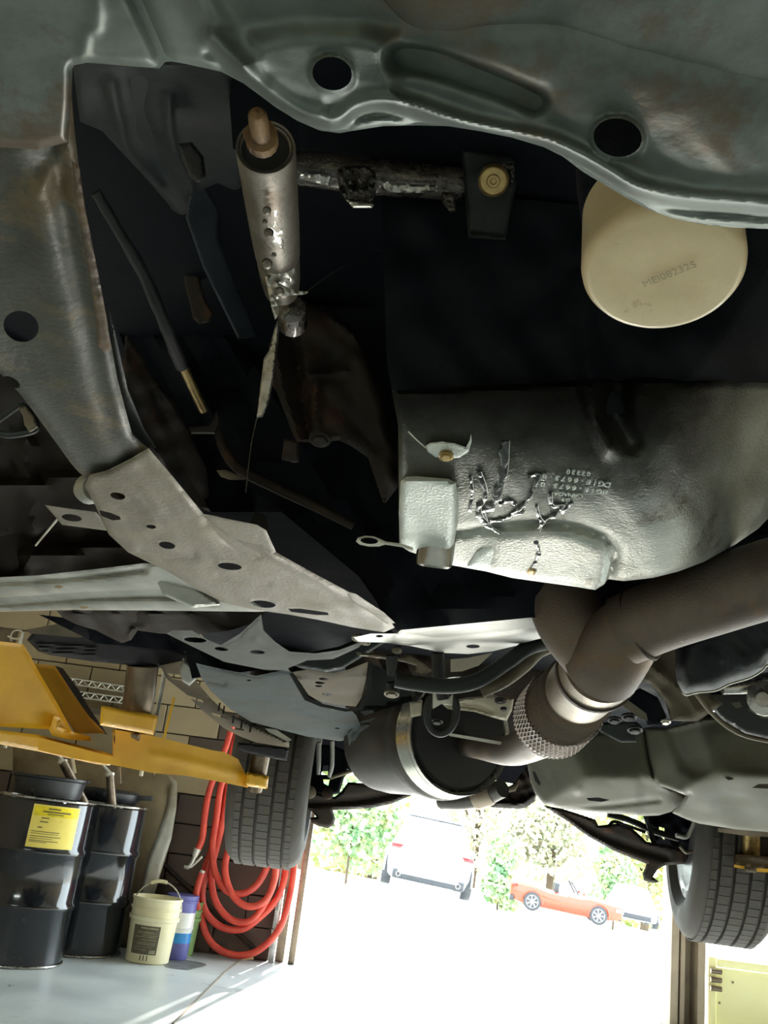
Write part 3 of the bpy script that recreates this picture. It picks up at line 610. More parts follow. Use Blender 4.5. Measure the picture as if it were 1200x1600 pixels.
relief('weld_flange', [(112, 250), (124, 262), (132, 320), (146, 390), (158, 450), (168, 505), (174, 545), (164, 552), (152, 540), (150, 500), (140, 440), (128, 370), (116, 310)], SFo(-.010), M['rustbrown'], car, thick=.003, step=4, lip=[(4, -.002)], feats=[('wob', 20, .0008)], label='rusty flange edge')
# ---- rear gusset plate with its holes
plate = [(140, 742), (170, 734), (205, 716), (232, 700), (262, 735), (318, 803), (345, 808), (400, 820), (415, 828), (430, 862), (480, 890), (545, 925), (556, 928), (600, 957), (622, 978), (600, 988), (550, 980), (500, 969), (450, 960), (400, 953), (350, 942), (310, 922), (262, 893), (235, 880), (200, 863), (170, 835), (158, 812), (150, 792), (132, 760)]
relief('gusset_plate', plate, SFo(-.006), M['plate'], car, thick=.005, step=7,
       holes=[ell(184, 775, 12, 5.5, 12, 12), ell(236, 823, 8, 3, 8, 10), ell(261, 852, 13, 5.5, 10, 14), ell(359, 885, 19, 5.5, 6, 14), ell(411, 944, 20, 5.5, 6, 14), [(450, 951), (470, 951), (512, 957), (514, 961), (495, 961), (455, 956)], [(155, 797), (172, 801), (187, 807), (189, 812), (176, 813), (158, 806)]],
       lip=[(8, -.005)], feats=[('holelip', 5, .002), ('ridge', [(325, 815), (360, 845), (400, 866)], 7, -.008), ('ridge', [(400, 840), (440, 880), (500, 910), (550, 945), (600, 975)], 7, .008), ('ridge', [(410, 868), (480, 905), (545, 940)], 6, -.005),
              ('ridge', [(222, 860), (260, 868), (300, 868)], 8, -.006), ('ridge', [(340, 899), (420, 912)], 4, -.005), ('pad', [(180, 750), (300, 800), (330, 850), (230, 830)], 30, .006), ('wob', 50, .0012), ('wob', 22, .0006)])
relief('flange_plate', [(318, 806), (330, 806), (402, 820), (416, 829), (431, 862), (424, 866), (404, 852), (356, 838), (330, 818)], SFo(-.014), M['plate'], car, thick=.003, step=7, lip=[(5, -.002)])
relief('lower_flange', [(545, 925), (556, 930), (600, 957), (618, 974), (606, 976), (586, 962), (552, 941), (543, 931)], SFo(-.015), M['plate'], car, thick=.003, step=6, lip=[(3, -.002)])
relief('bracket_tab', [(70, 789), (110, 795), (150, 800), (172, 826), (165, 829), (97, 820)], SFo(.01), M['plate'], car, thick=.004, step=6, holes=[ell(112, 809, 16, 5.5, 8, 14)], lip=[(4, -.002)])
tube('brace_rod', [(90, 811, 1.05, 1.8), (56, 852, 1.25, 1.6)], M['white'], car, seg=8, n=1)
lathe('bushing_stub', P(150, 762, .95), P(112, 770, 1.0) - P(150, 762, .95), [(0, .014), (.018, .016), (.022, .012), (.03, .012), (.032, .0)], M['brightplate'], car, seg=18, label='pale crusty bushing end')
for (u, v) in ((262, 812), (352, 829), (360, 873), (220, 843)): hexbolt('weld_stud', u, v, SF(np.array([[u, v]], float))[0] - .006, 4, M['brightplate'], car, washer=False)
# ---- control arm band at left
relief('control_arm', [(-60, 905), (60, 899), (150, 889), (225, 880), (300, 885), (360, 920), (420, 955), (400, 956), (250, 954), (110, 953), (0, 956), (-60, 962)], T3((0, 900, 1.45), (400, 950, 1.25), (0, 960, 1.62)), M['brightplate'], car, thick=.02, step=8, lip=[(6, -.008)], holes=[ell(91, 917, 7, 2.2, 0, 10), ell(131, 949, 7, 2, 0, 10)],
       feats=[('ridge', [(-60, 944), (60, 936), (150, 930), (250, 928), (330, 934)], 8, -.035), ('ridge', [(-60, 912), (60, 907), (150, 899), (225, 890)], 5, -.02)])
relief('arm_bracket', [(240, 898), (290, 905), (325, 930), (350, 945), (300, 950), (255, 930)], D(1.27), M['brightplate'], car, thick=.02, step=8, lip=[(6, -.01)])
# ---- dark shapes behind rail, left
relief('inner_fender', [(-70, 520), (70, 560), (160, 740), (260, 880), (300, 910), (-70, 920)], T3((0, 560, 1.15), (260, 880, 1.6), (0, 900, 1.55)), M['archbrown'], car, thick=.02, step=14, feats=[('ridge', [(-60, 770), (60, 756), (150, 745)], 9, .03), ('ridge', [(-60, 850), (80, 842), (230, 830)], 10, -.05), ('ridge', [(-60, 880), (90, 868), (240, 850)], 7, .03), ('ridge', [(40, 690), (50, 800), (50, 870)], 12, .03), ('pad', [(-60, 840), (30, 850), (30, 890), (-60, 890)], 10, -.06), ('wob', 60, .012), ('wob', 25, .004)])
mk('ring_bracket', tube_vf([W(u, v, 1.0, 5) for u, v in ((-14, 668), (10, 648), (34, 634), (50, 650), (58, 668), (44, 676), (10, 680))], seg=8, closed=True), M['darkgrey'], car)
relief('ring_web', [(28, 636), (40, 634), (54, 650), (60, 668), (46, 676), (38, 664), (36, 650)], D(.99), M['plate'], car, thick=.01, step=7, lip=[(4, -.003)])
# ---- cavity panels at upper left
relief('fender_liner', [(112, 90), (420, 100), (400, 240), (372, 300), (340, 286), (306, 300), (330, 350), (372, 430), (352, 440), (310, 385), (262, 318), (222, 272), (190, 238), (160, 205), (125, 190)], T3((120, 100, .60), (400, 120, .62), (300, 330, .85)), M['liner'], car, thick=.004, step=6, lip=[(8, -.004)], feats=[('ridge', [(172, 130), (185, 190), (200, 240), (240, 285), (300, 350)], 11, .007), ('ridge', [(262, 150), (268, 220), (300, 300)], 9, .006), ('ridge', [(215, 130), (225, 200), (262, 275)], 14, -.006), ('wob', 70, .002)])
relief('liner_boss', [(278, 225), (300, 222), (318, 245), (322, 275), (310, 288), (296, 275), (285, 250)], D(.66), M['rubber'], car, thick=.02, step=7, lip=[(6, -.006)])
relief('flat_strap', [(298, 292), (345, 288), (342, 330), (340, 370), (404, 526), (372, 530), (318, 420), (290, 340)], T3((300, 290, .80), (345, 290, .82), (390, 530, 1.0)), M['bluegrey'], car, thick=.006, step=9, lip=[(4, -.003)])
relief('brown_strap', [(282, 405), (302, 400), (322, 470), (334, 490), (328, 503), (312, 507), (302, 498), (290, 450)], D(.95), M['darkbrown'], car, thick=.006, step=8, lip=[(4, -.003)])
tube('hose_run', [(150, 300, .72, 9), (185, 360, .74, 9), (225, 430, .78, 10), (255, 500, .82, 10), (284, 572, .88, 11)], M['rubber'], car, n=6, rf=lambda s, r: r * (1 + .08 * math.sin(s * 900)))
tube('brass_pipe', [(284, 568, .89, 7.5), (300, 603, .92, 7.5), (318, 641, .95, 7)], M['brass'], car, n=4)
relief('pipe_clip', [(295, 666), (325, 664), (334, 652), (338, 640), (344, 648), (344, 665), (336, 678), (298, 678)], D(.98), M['darkbrown'], car, thick=.008, step=6, lip=[(3, -.003)])
tube('brown_pipe', [(340, 672, 1.0, 7), (352, 705, 1.0, 8), (375, 733, 1.0, 8.5), (430, 762, 1.0, 8), (500, 795, 1.0, 7.5), (552, 822, 1.0, 6.5)], M['darkbrown'], car, n=6)
relief('pipe_clip', [(338, 735), (352, 734), (380, 745), (382, 750), (360, 750), (345, 745)], D(.99), M['plate'], car, thick=.006, step=6, lip=[(3, -.002)])
relief('inner_rail_panel', [(196, 520), (212, 540), (240, 590), (270, 625), (302, 690), (322, 730), (330, 800), (300, 790), (262, 735), (235, 700), (207, 680), (190, 600)], T3((200, 540, .9), (320, 730, 1.05), (260, 735, 1.0)), M['darkbrown'], car, thick=.006, step=9, lip=[(6, -.004)], feats=[('wob', 40, .003), ('ridge', [(240, 610), (285, 720), (310, 790)], 8, -.006)])
relief('liner_edge', [(170, 480), (180, 520), (200, 610), (225, 670), (245, 700), (232, 700), (205, 676), (190, 620), (178, 560)], SFo(.012), M['darkgrey'], car, thick=.004, step=8, lip=[(4, -.002)])
relief('lower_bracket', [(380, 830), (400, 800), (415, 805), (425, 860), (405, 850)], D(1.2), M['darkbrown'], car, thick=.01, step=8)
# drip edge
relief('oil_drip_strip', [(429, 512), (434, 500), (438, 500), (434, 540), (428, 590), (420, 630), (410, 652), (401, 653), (406, 610), (412, 560), (420, 548)], D(.9), M['oilglint'], car, thick=.004, step=5, lip=[(3, -.002)], label='oil wet metal edge catching the light')
tube('oil_thread', [(402, 652, .9, 1), (392, 700, .9, .8), (384, 770, .9, .6)], M['oildark'], car, seg=5)
# ---- brown casting (gearbox bracket)
relief('gearbox_casting', [(478, 470), (520, 490), (560, 520), (585, 580), (612, 640), (622, 700), (622, 760), (600, 790), (575, 715), (550, 698), (530, 688), (515, 690), (490, 692), (464, 690), (458, 680), (432, 612), (422, 596), (420, 540), (436, 500)], PLN((0, .84, 1.4), (.12, -1, -.15)), M['darkbrown'], car, thick=.05, step=9, lip=[(9, -.012)], feats=[('ridge', [(430, 520), (440, 600), (470, 690)], 9, .012), ('ridge', [(455, 510), (470, 600), (480, 680)], 8, -.012), ('dome', (520, 565, 22), -.012), ('ridge', [(478, 585), (540, 580)], 6, .006), ('ridge', [(495, 600), (492, 660)], 7, .008), ('ridge', [(560, 560), (590, 640), (612, 740)], 18, .012), ('wob', 40, .003)])
hexbolt('casting_bolt', 500, 686, .86, 13, M['darkbrown'], car)
relief('casting_tab', [(444, 685), (466, 690), (467, 722), (458, 723), (440, 718)], D(.86), M['darkbrown'], car, thick=.012, step=6, lip=[(3, -.003)])
# ---- sleeve of the mount
A = P(415, 232, .50); B = P(440, 452, .68)
ax = (B - A); Ls = ax.length
r0 = 47 * .50 / F; r1_ = 30 * .68 / F
prof = [(0, r0 * .80), (-.0015, r0 * .97), (.001, r0), (Ls * .25, r0 * .99), (Ls * .55, r0 * .96), (Ls * .68, r0 * .93), (Ls * .70, r0 * .83), (Ls * .73, r0 * .83), (Ls * .75, r0 * .9), (Ls * .9, r0 * .86), (Ls, r0 * .78), (Ls * 1.04, r0 * .5), (Ls * 1.04, 0)]
sl = mk('mount_sleeve', lathe_vf(A, ax, prof[::-1] + [(0, r0 * .80), (Ls * .2, r0 * .72), (Ls * .2, 0)], seg=56), M['mount'], car, 50, label='grey brown metal sleeve with an open upper end')
lathe('bore', A + ax * .02, ax, [(0, r0 * .97), (-.005, r0 * .88), (.004, r0 * .7), (.02, r0 * .66), (.022, 0)], M['rubber'], sl, seg=32)
lathe('mount_bolt', P(410, 222, .485), P(398, 158, .43) - P(410, 222, .485), [(0, .0085), (.010, .0085), (.011, .0055), (.036, .0048), (.04, .003), (.041, 0)], M['orange'], car, seg=14, label='rusty orange bolt')
lathe('bolt_nut', P(408, 218, .484), P(398, 158, .43) - P(408, 218, .484), [(0, .009), (.008, .009), (.009, .007)], M['orange'], car, seg=6)
relief('mount_cup', [(358, 150), (375, 120), (425, 140), (462, 175), (470, 235), (455, 242), (430, 250), (385, 248), (364, 232)], D(.60), M['dark'], car, thick=.05, step=10)
# oil film patch on the sleeve, highlight put into its pale colour
def onsleeve(poly, kr=.99, step=4, feats=()):
    g = PLN(A, ray(415, 300))
    def dep(uv):
        # intersect ray with the sleeve cylinder (mean radius)
        r = nray(uv); o = nC - np.array(A); a = np.array(ax.normalized()); rad = r0 * kr
        rp = r - (r @ a)[:, None] * a; op = o - (o @ a) * a
        aa = (rp ** 2).sum(1); bb = 2 * rp @ op; cc_ = op @ op - rad * rad
        disc = np.clip(bb * bb - 4 * aa * cc_, 0, None); return (-bb - np.sqrt(disc)) / (2 * aa)
    return relief_vf(poly, dep, thick=.003, step=step, lip=[(4, -.001)], feats=[('wob', 14, .0012), ('wob', 7, .0006)] + list(feats))
mk('oil_film_glint', onsleeve([(426, 322), (434, 326), (436, 345), (442, 360), (443, 380), (447, 392), (440, 391), (430, 389), (424, 378), (418, 365), (412, 352), (416, 345), (420, 338)], .985), M['oilglint'], sl, label='wet oil film with its highlight in the colour')
mk('oil_film_glint', onsleeve([(412, 404), (430, 402), (458, 400), (462, 420), (462, 440), (450, 455), (425, 456), (418, 440), (424, 430), (414, 424)], .90), M['oilglint'], sl, label='wet oil film with its highlight in the colour')
relief('oil_curtain', [(412, 424), (424, 436), (455, 452), (482, 456), (478, 460), (445, 462), (434, 466), (436, 490), (430, 500), (424, 480), (418, 450)], D(.63), M['oilglint'], sl, thick=.004, step=4, lip=[(3, -.001)], feats=[('wob', 9, .001)], label='glossy oil dripping from the sleeve')
for (u, v, r, d) in ((417, 329, 7, .52), (414, 346, 4, .53), (420, 364, 8, .54), (417, 412, 9, .56), (437, 455, 7, .6), (428, 398, 4, .55)):
    lathe('oil_drop', P(u, v, d), -ray(u, v), [(-.002, r * d / F), (.0, r * d / F * .95), (.0016, r * d / F * .6), (.002, 0)], M['mount'], sl, seg=14)
lathe('joint_boss', P(455, 480, .71), ax, [(0, .004), (.004, .011), (.03, .012), (.032, .012)], M['oily'], car, seg=20)
tube('wire_loop', [(470, 462, .72, 1.6), (510, 432, .75, 1.8), (545, 412, .78, 2), (600, 395, .8, 1.6), (700, 388, .85, 1.4), (800, 400, .9, 1.2)], M['darkgrey'], car, seg=6)
# ---- oil wet rack tube
tube('rack_tube', [(462, 262, .72, 27), (520, 268, .72, 28), (600, 278, .73, 27), (722, 288, .74, 25)], M['oily'], car, seg=28, n=8, label='oil soaked horizontal tube')
RP = ([(468, 268), (500, 270), (518, 276), (516, 292), (490, 286), (468, 280)], [(590, 282), (620, 286), (650, 288), (684, 290), (682, 300), (640, 302), (605, 300), (592, 292)])
for p in RP: mk('oil_film_glint', [relief_vf(p, PLN(P(sum(a for a, b in p) / len(p), sum(b for a, b in p) / len(p), .695), (0, -.5, -1)), thick=.006, step=4, lip=[(3, -.002)], feats=[('wob', 8, .0016)])], M['oilglint'], car)  # pale tilted patches stand in for highlights on the wet tube
relief('rack_clamp', [(526, 266), (536, 260), (570, 258), (586, 268), (590, 285), (584, 322), (570, 320), (540, 312), (530, 300)], D(.69), M['oily'], car, thick=.04, step=5, lip=[(5, -.006)], feats=[('wob', 14, .003)])
relief('clamp_foot', [(540, 312), (583, 318), (582, 325), (552, 325)], D(.685), M['oilglint'], car, thick=.02, step=4, lip=[(2, -.002)])
relief('rack_shield', [(458, 180), (745, 180), (745, 240), (700, 250), (600, 246), (462, 242)], D(.80), M['darkbrown'], car, thick=.02, step=12, feats=[('ridge', [(622, 190), (622, 245)], 3, .006), ('wob', 50, .004)])
relief('shield_clip', [(700, 195), (722, 196), (720, 222), (699, 220)], D(.74), M['plate'], car, thick=.01, step=6, lip=[(3, -.002)])
relief('shield_clip', [(556, 200), (576, 200), (574, 212), (560, 212)], D(.74), M['oilglint'], car, thick=.01, step=5, lip=[(3, -.002)])
relief('rack_end_block', [(720, 230), (800, 246), (806, 290), (796, 340), (790, 375), (732, 372), (726, 300)], D(.72), M['darkgrey'], car, thick=.06, step=8, lip=[(6, -.008)], feats=[('ridge', [(735, 366), (760, 370), (790, 372)], 3, .005), ('dome', (760, 275, 20), .006)])
relief('block_lug', [(754, 262), (760, 256), (803, 252), (806, 264), (800, 290), (794, 266), (765, 266)], D(.70), M['oily'], car, thick=.02, step=4, lip=[(3, -.002)])
pl = lathe('threaded_plug', P(771, 283, .70), P(771, 283, .69) - P(772, 278, .706), [(-.01, .0117), (.0, .0117), (.0015, .0105), (.0005, .0095), (.0005, .0052), (.002, .0045), (.002, .0025), (.0005, .002), (.0005, 0)], M['brass'], car, seg=32, label='brass coloured round plug')
relief('block_foot', [(690, 300), (712, 300), (712, 330), (702, 334), (692, 320)], D(.70), M['oily'], car, thick=.02, step=5, lip=[(3, -.003)])

# ---- oil filter
fc = P(1036, 431, .47); fax = Vector((.03, .275, 1)).normalized()
fr = .0408
of = lathe('oil_filter', fc, fax, [(.0025, 0), (.0018, fr * .45), (.0, fr * .86), (.0015, fr * .93), (.005, fr * .985), (.009, fr), (.02, fr * 1.0), (.048, fr * 1.0), (.050, fr * .9), (.050, 0)], M['cream'], car, seg=72, angle=60, label='cream coloured oil filter with a stamped code')
lathe('filter_base', fc + fax * .0505, fax, [(0, fr * .95), (0, fr * 1.02), (.03, fr * 1.1), (.1, fr * 1.2), (.1, 0)], M['dark'], car, seg=32)
fx = P(1062, 400, .47) - P(1010, 460, .47); fx = (fx - fax * fx.dot(fax)).normalized(); fy = fax.cross(fx) * -1
mk('stamped_code', text_vf('MEI08232S', fc - fax * .0008 + fx * .003, fx, (-fax).cross(fx), .0062, .00012), M['cream2'], of, 0)

# ---- pan
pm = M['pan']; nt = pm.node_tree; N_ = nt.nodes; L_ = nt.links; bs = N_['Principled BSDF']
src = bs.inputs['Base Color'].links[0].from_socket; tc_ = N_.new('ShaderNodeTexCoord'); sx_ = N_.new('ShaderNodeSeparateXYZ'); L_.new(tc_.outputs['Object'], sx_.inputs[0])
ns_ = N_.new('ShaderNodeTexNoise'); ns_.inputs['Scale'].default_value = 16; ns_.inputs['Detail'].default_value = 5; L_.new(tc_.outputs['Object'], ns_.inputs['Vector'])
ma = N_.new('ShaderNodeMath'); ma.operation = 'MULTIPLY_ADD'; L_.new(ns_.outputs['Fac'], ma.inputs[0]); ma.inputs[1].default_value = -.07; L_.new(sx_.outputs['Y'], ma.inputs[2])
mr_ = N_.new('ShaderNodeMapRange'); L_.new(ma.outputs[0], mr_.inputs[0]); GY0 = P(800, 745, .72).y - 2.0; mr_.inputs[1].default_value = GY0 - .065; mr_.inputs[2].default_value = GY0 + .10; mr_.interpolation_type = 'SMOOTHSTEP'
mx_ = N_.new('ShaderNodeMix'); mx_.data_type = 'RGBA'; L_.new(mr_.outputs[0], mx_.inputs[0]); mx_.inputs[6].default_value = (.010, .009, .008, 1); L_.new(src, mx_.inputs[7]); L_.new(mx_.outputs[2], bs.inputs['Base Color'])  # shade and oily grime painted in: pan blackens towards its upper front
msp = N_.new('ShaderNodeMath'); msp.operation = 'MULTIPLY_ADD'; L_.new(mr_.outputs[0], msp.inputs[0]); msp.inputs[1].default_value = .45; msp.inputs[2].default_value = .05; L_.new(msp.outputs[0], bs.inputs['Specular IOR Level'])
edge = [(612, 610), (622, 665), (623, 750), (624, 852), (640, 862), (700, 882), (760, 893), (800, 903), (850, 910), (900, 917), (930, 922), (943, 914), (950, 905), (975, 908), (1020, 903), (1060, 893), (1100, 878), (1150, 850), (1185, 826), (1210, 800), (1240, 740), (1250, 640), (1250, 600), (1000, 590), (800, 600)]
panP = HULL(.035, PLN(P(800, 720, .70), (-.02, -1, -.22)), PLN(P(800, 800, .80), (-.03, -.22, -1)), PLN(P(1130, 800, .87), (.95, -.55, -.55)))
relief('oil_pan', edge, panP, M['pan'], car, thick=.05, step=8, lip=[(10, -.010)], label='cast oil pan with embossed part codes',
       feats=[('wob', 60, .0012), ('ridge', [(700, 835), (780, 822), (850, 818), (910, 826), (960, 852), (955, 900)], 7, -.010),
              ('pad', [(770, 836), (850, 826), (905, 834), (950, 858), (945, 930), (760, 900)], 16, .008), ('ridge', [(920, 600), (930, 650), (955, 700)], 14, .02), ('ridge', [(980, 560), (960, 640), (985, 690)], 22, -.02),
              ('ridge', [(945, 925), (955, 880), (950, 850)], 5, -.006), ('dome', (1060, 830, 60), .004), ('wob', 18, .0004)])
relief('transmission_case', [(596, 300), (700, 300), (1000, 330), (1360, 330), (1300, 660), (1000, 645), (800, 650), (622, 665), (604, 560)], lambda uv: np.maximum(HULL(.03, PLN(P(800, 610, .72), (-.02, -1, -.1)), D(.70))(uv), panP(uv) + .012), M['case'], car, thick=.06, step=9, feats=[('wob', 90, .004), ('ridge', [(905, 440), (920, 560), (930, 650)], 16, .015), ('dome', (1080, 540, 60), .015)])  # dark part added above the pan, shade put into its colour
pd = lambda u, v, o=0: float(panP(np.array([[u, v]], float))[0]) - o
def panlift(off): return lambda uv: panP(uv) - off
relief('pan_box', [(626, 752), (634, 745), (650, 744), (700, 748), (712, 754), (716, 775), (715, 820), (708, 855), (700, 872), (655, 862), (632, 854), (625, 845), (623, 800)], panlift(.028), M['padmetal'], car, thick=.04, step=6, lip=[(9, -.010)], feats=[('ridge', [(716, 760), (714, 830), (706, 868)], 5, -.008)], label='pale raised box on the pan')
relief('pan_pad', [(775, 846), (800, 838), (850, 834), (885, 838), (922, 850), (950, 866), (954, 880), (945, 912), (928, 921), (880, 914), (800, 902), (730, 886), (745, 862)], panlift(.006), M['padmetal'], car, thick=.01, step=7, lip=[(9, -.005)], feats=[('wob', 24, .0006)])
bz = P(679, 872, pd(679, 872, .03))
lathe('pan_sleeve', bz, (0, .35, -1), [(-.03, .0175), (.0, .0175), (.006, .017), (.008, .015), (.009, 0)], M['chrome'], car, seg=28)
tb_ = relief('ring_tab', [(556, 846), (559, 840), (570, 837), (584, 838), (596, 843), (603, 846), (630, 850), (646, 856), (645, 860), (628, 855), (602, 851), (592, 854), (576, 854), (562, 851)], D(.80), M['white'], car, thick=.003, step=3, holes=[ell(577, 845, 14, 5, 4, 14)], lip=[(2, -.0008)], label='pale ring shaped tab')
# bolt boss
relief('bolt_boss', [(665, 697), (672, 692), (690, 690), (712, 693), (728, 699), (734, 688), (736, 678), (737, 690), (732, 706), (718, 715), (700, 717), (680, 714), (668, 706)], panlift(.012), M['padmetal'], car, thick=.02, step=4, lip=[(3, -.002)])
hexbolt('boss_bolt', 697, 713, pd(697, 713, .018), 8.5, M['brass'], car, ax=(0, -.3, -1))
tube('casting_seam', [(638, 674, pd(638, 674, .004), 1.2), (652, 688, pd(652, 688, .004), 1.2), (666, 700, pd(666, 700, .006), 1.2)], M['white'], car, seg=5)
# oil streaks on the pan
def streak(pts, w):
    L = []; Rr = []
    q = catmull(pts, 5); q = np.array(q)
    for i, p in enumerate(q):
        t = q[min(i + 1, len(q) - 1)] - q[max(i - 1, 0)]; t = t / (np.linalg.norm(t) + 1e-9); n = np.array([-t[1], t[0]])
        k = w * (.9 + .3 * math.sin(i * 1.3 + w * 3) + .15 * math.sin(i * 2.9 + w)); k = max(k, .5)
        L.append(p + n * k); Rr.append(p - n * k * (.8 + .3 * math.sin(i * 2.1)))
    return [tuple(a) for a in L + Rr[::-1]]
sts = [([(748, 738), (756, 760), (758, 780), (748, 795), (752, 808), (762, 820)], 5), ([(790, 690), (788, 730), (782, 760), (770, 790), (752, 800), (756, 815)], 8), ([(735, 745), (738, 770), (734, 800)], 3),
       ([(842, 745), (832, 770), (818, 790), (800, 805)], 4), ([(860, 770), (862, 790), (880, 790), (868, 805), (850, 815), (840, 832)], 4), ([(838, 790), (842, 808), (850, 818)], 3.5), ([(755, 818), (772, 828), (788, 838), (800, 846)], 4),
       ([(765, 815), (785, 812), (800, 806), (818, 800)], 3), ([(825, 745), (840, 742), (852, 752)], 3), ([(780, 790), (796, 782), (806, 790)], 3), ([(836, 845), (842, 862), (836, 880), (828, 893)], 4), ([(885, 775), (890, 790), (876, 800)], 5)]
mk('oil_run', [relief_vf(streak(p, w_), panlift(.0035 if p[0][1] < 840 else .0095), thick=.004, step=3.2, lip=[(2.5, -.0015)]) for p, w_ in sts], M['oildark'], car, label='dark glossy oil runs')['kind'] = 'stuff'
mk('oil_run', [tube_vf([W(a + w_ * .8, b - 1, pd(a + w_ * .8, b - 1, .0055), .55) for a, b in p], seg=5) for p, w_ in sts[:9]], M['oilglint'], car, label='pale lines drawn as glint along the oil runs')['kind'] = 'stuff'  # thin pale tubes stand in for the glint on the oil's edges
relief('drain_bolt', [(822, 893), (829, 886), (839, 892), (832, 902), (828, 901)], panlift(.011), M['brass'], car, thick=.01, step=4, lip=[(2, -.002)])
# embossed codes: upside down as seen from the front
tn = (P(900, 740, pd(900, 740)) - P(860, 750, pd(860, 750)))
def pantext(s, u, v, size, ang):
    out = []; L = len(s); wpx = size * .66 * F / pd(u, v)
    for k, ch in enumerate(s):
        if ch == ' ': continue
        q = (k - (L - 1) / 2) * wpx; cu, cv = u - q * math.cos(ang), v - q * math.sin(ang)
        o = P(cu, cv, pd(cu, cv, .0022)); a = P(cu - 5, cv - 5 * math.tan(ang), pd(cu - 5, cv - 5 * math.tan(ang), .0022)) - o; b = P(cu, cv + 5, pd(cu, cv + 5, .0022)) - o
        a.normalize(); b = (b - a * b.dot(a)).normalized(); out.append(text_vf(ch, o, a, b, size, .0008))
    return out
mk('embossed_code', pantext('02220', 904, 738, .0062, .10) + pantext('DG1E-6675-B', 900, 750, .0078, .13) + pantext('BG1E-6675-B', 897, 762, .0078, .13) + pantext('CANADA', 888, 772, .0062, .1) + pantext('09', 884, 780, .0062, .1), M['padmetal'], car, 0)['kind'] = 'stuff'

# ---- exhaust
ex = [(1480, 850, .88, 70), (1290, 885, .90, 66), (1200, 905, .92, 62), (1110, 935, .95, 58), (1030, 962, .98, 56), (975, 985, 1.0, 55)]
tube('exhaust_pipe', ex, M['exhaust'], car, seg=36, n=6, label='large sooty brown pipe crossing to the right')
tube('exhaust_elbow', [(852, 880, 1.12, 44), (872, 925, 1.10, 52), (895, 968, 1.08, 58), (925, 1005, 1.07, 60), (948, 1032, 1.08, 60)], M['exhaust'], car, seg=36, n=6)
tube('exhaust_junction', [(1010, 968, 1.0, 50), (978, 992, 1.02, 57), (955, 1022, 1.04, 60), (940, 1045, 1.06, 60)], M['exhaust'], car, seg=36, n=6)
mk('weld_seam', [tube_vf([(p.x, p.y, p.z, .0032) for p in pts], seg=6, n=1, closed=True) for pts in [
    [P(1000, 975, .995) + (Vector(e1) * math.cos(a) + Vector(e2) * math.sin(a)) * rad for a in np.linspace(0, 6.283, 40, endpoint=False)] for (e1, e2, rad) in
    [((lambda t: ((t.cross(Vector((0, 0, 1)))).normalized(), t.cross(t.cross(Vector((0, 0, 1)))).normalized()))((P(1030, 962, .98) - P(975, 985, 1.0)).normalized()) + (.0385,))]]], M['seam'], car)
tdir = (P(862, 1125, 1.42) - P(945, 1035, 1.07))
def pipe_sec(nm, f0, f1, prof, mt, **k):
    A0 = P(945, 1035, 1.07) + tdir * f0; L = tdir.length * (f1 - f0)
    return lathe(nm, A0, tdir, [(L * a, b) for a, b in prof], M[mt], car, seg=48, **k)
pipe_sec('pipe_collar', .02, .12, [(0, .040), (0, .0455), (.8, .0455), (1, .0475), (1, .042)], 'exhaustlight')
pipe_sec('clamp_seam', .11, .14, [(0, .046), (.1, .049), (.9, .049), (1, .045)], 'seam')
pipe_sec('light_pipe', .13, .42, [(0, .045), (1, .0445)], 'exhaustlight', label='pale brown pipe section')
rp = []
for i in range(61): rp.append((i / 60, .046 + .003 * math.sin(i * 1.57) + .004 * (i / 60)))
pipe_sec('flex_bellows', .41, .70, rp, 'exhaust')
# braid: bellows wrapped with raised wires
vf = [lathe_vf(P(945, 1035, 1.07) + tdir * .68, tdir, [(0, .048), (.01, .055), (tdir.length * .30, .058), (tdir.length * .32, .05)], seg=40)]
for k in range(56):
    for sgn in (1, -1):
        pts = []
        e1 = tdir.cross(Vector((0, 0, 1))).normalized(); e2 = tdir.normalized().cross(e1)
        for i in range(6):
            t = i / 5; a = k * 2 * math.pi / 56 + sgn * t * .3; p = P(945, 1035, 1.07) + tdir * (.69 + .28 * t) + (e1 * math.cos(a) + e2 * math.sin(a)) * (.0565 + .003 * t); pts.append((p.x, p.y, p.z, .0012))
        vf.append(tube_vf(pts, seg=4, n=1))
mk('flex_braid', vf, M['braid'], car, 60, label='braided flexible section')
pipe_sec('end_collar', 1.0, 1.1, [(0, .056), (.2, .05), (1, .047), (1.4, .04)], 'seam')
tube('rear_pipe', [(852, 1148, 1.5, 34), (800, 1172, 1.75, 24), (745, 1168, 2.0, 17), (700, 1160, 2.2, 15)], M['exhaust'], car, seg=24, n=6)
relief('flange_strip', [(700, 1145), (850, 1170), (905, 1165), (850, 1176), (702, 1150)], D(1.72), M['white'], car, thick=.01, step=8)
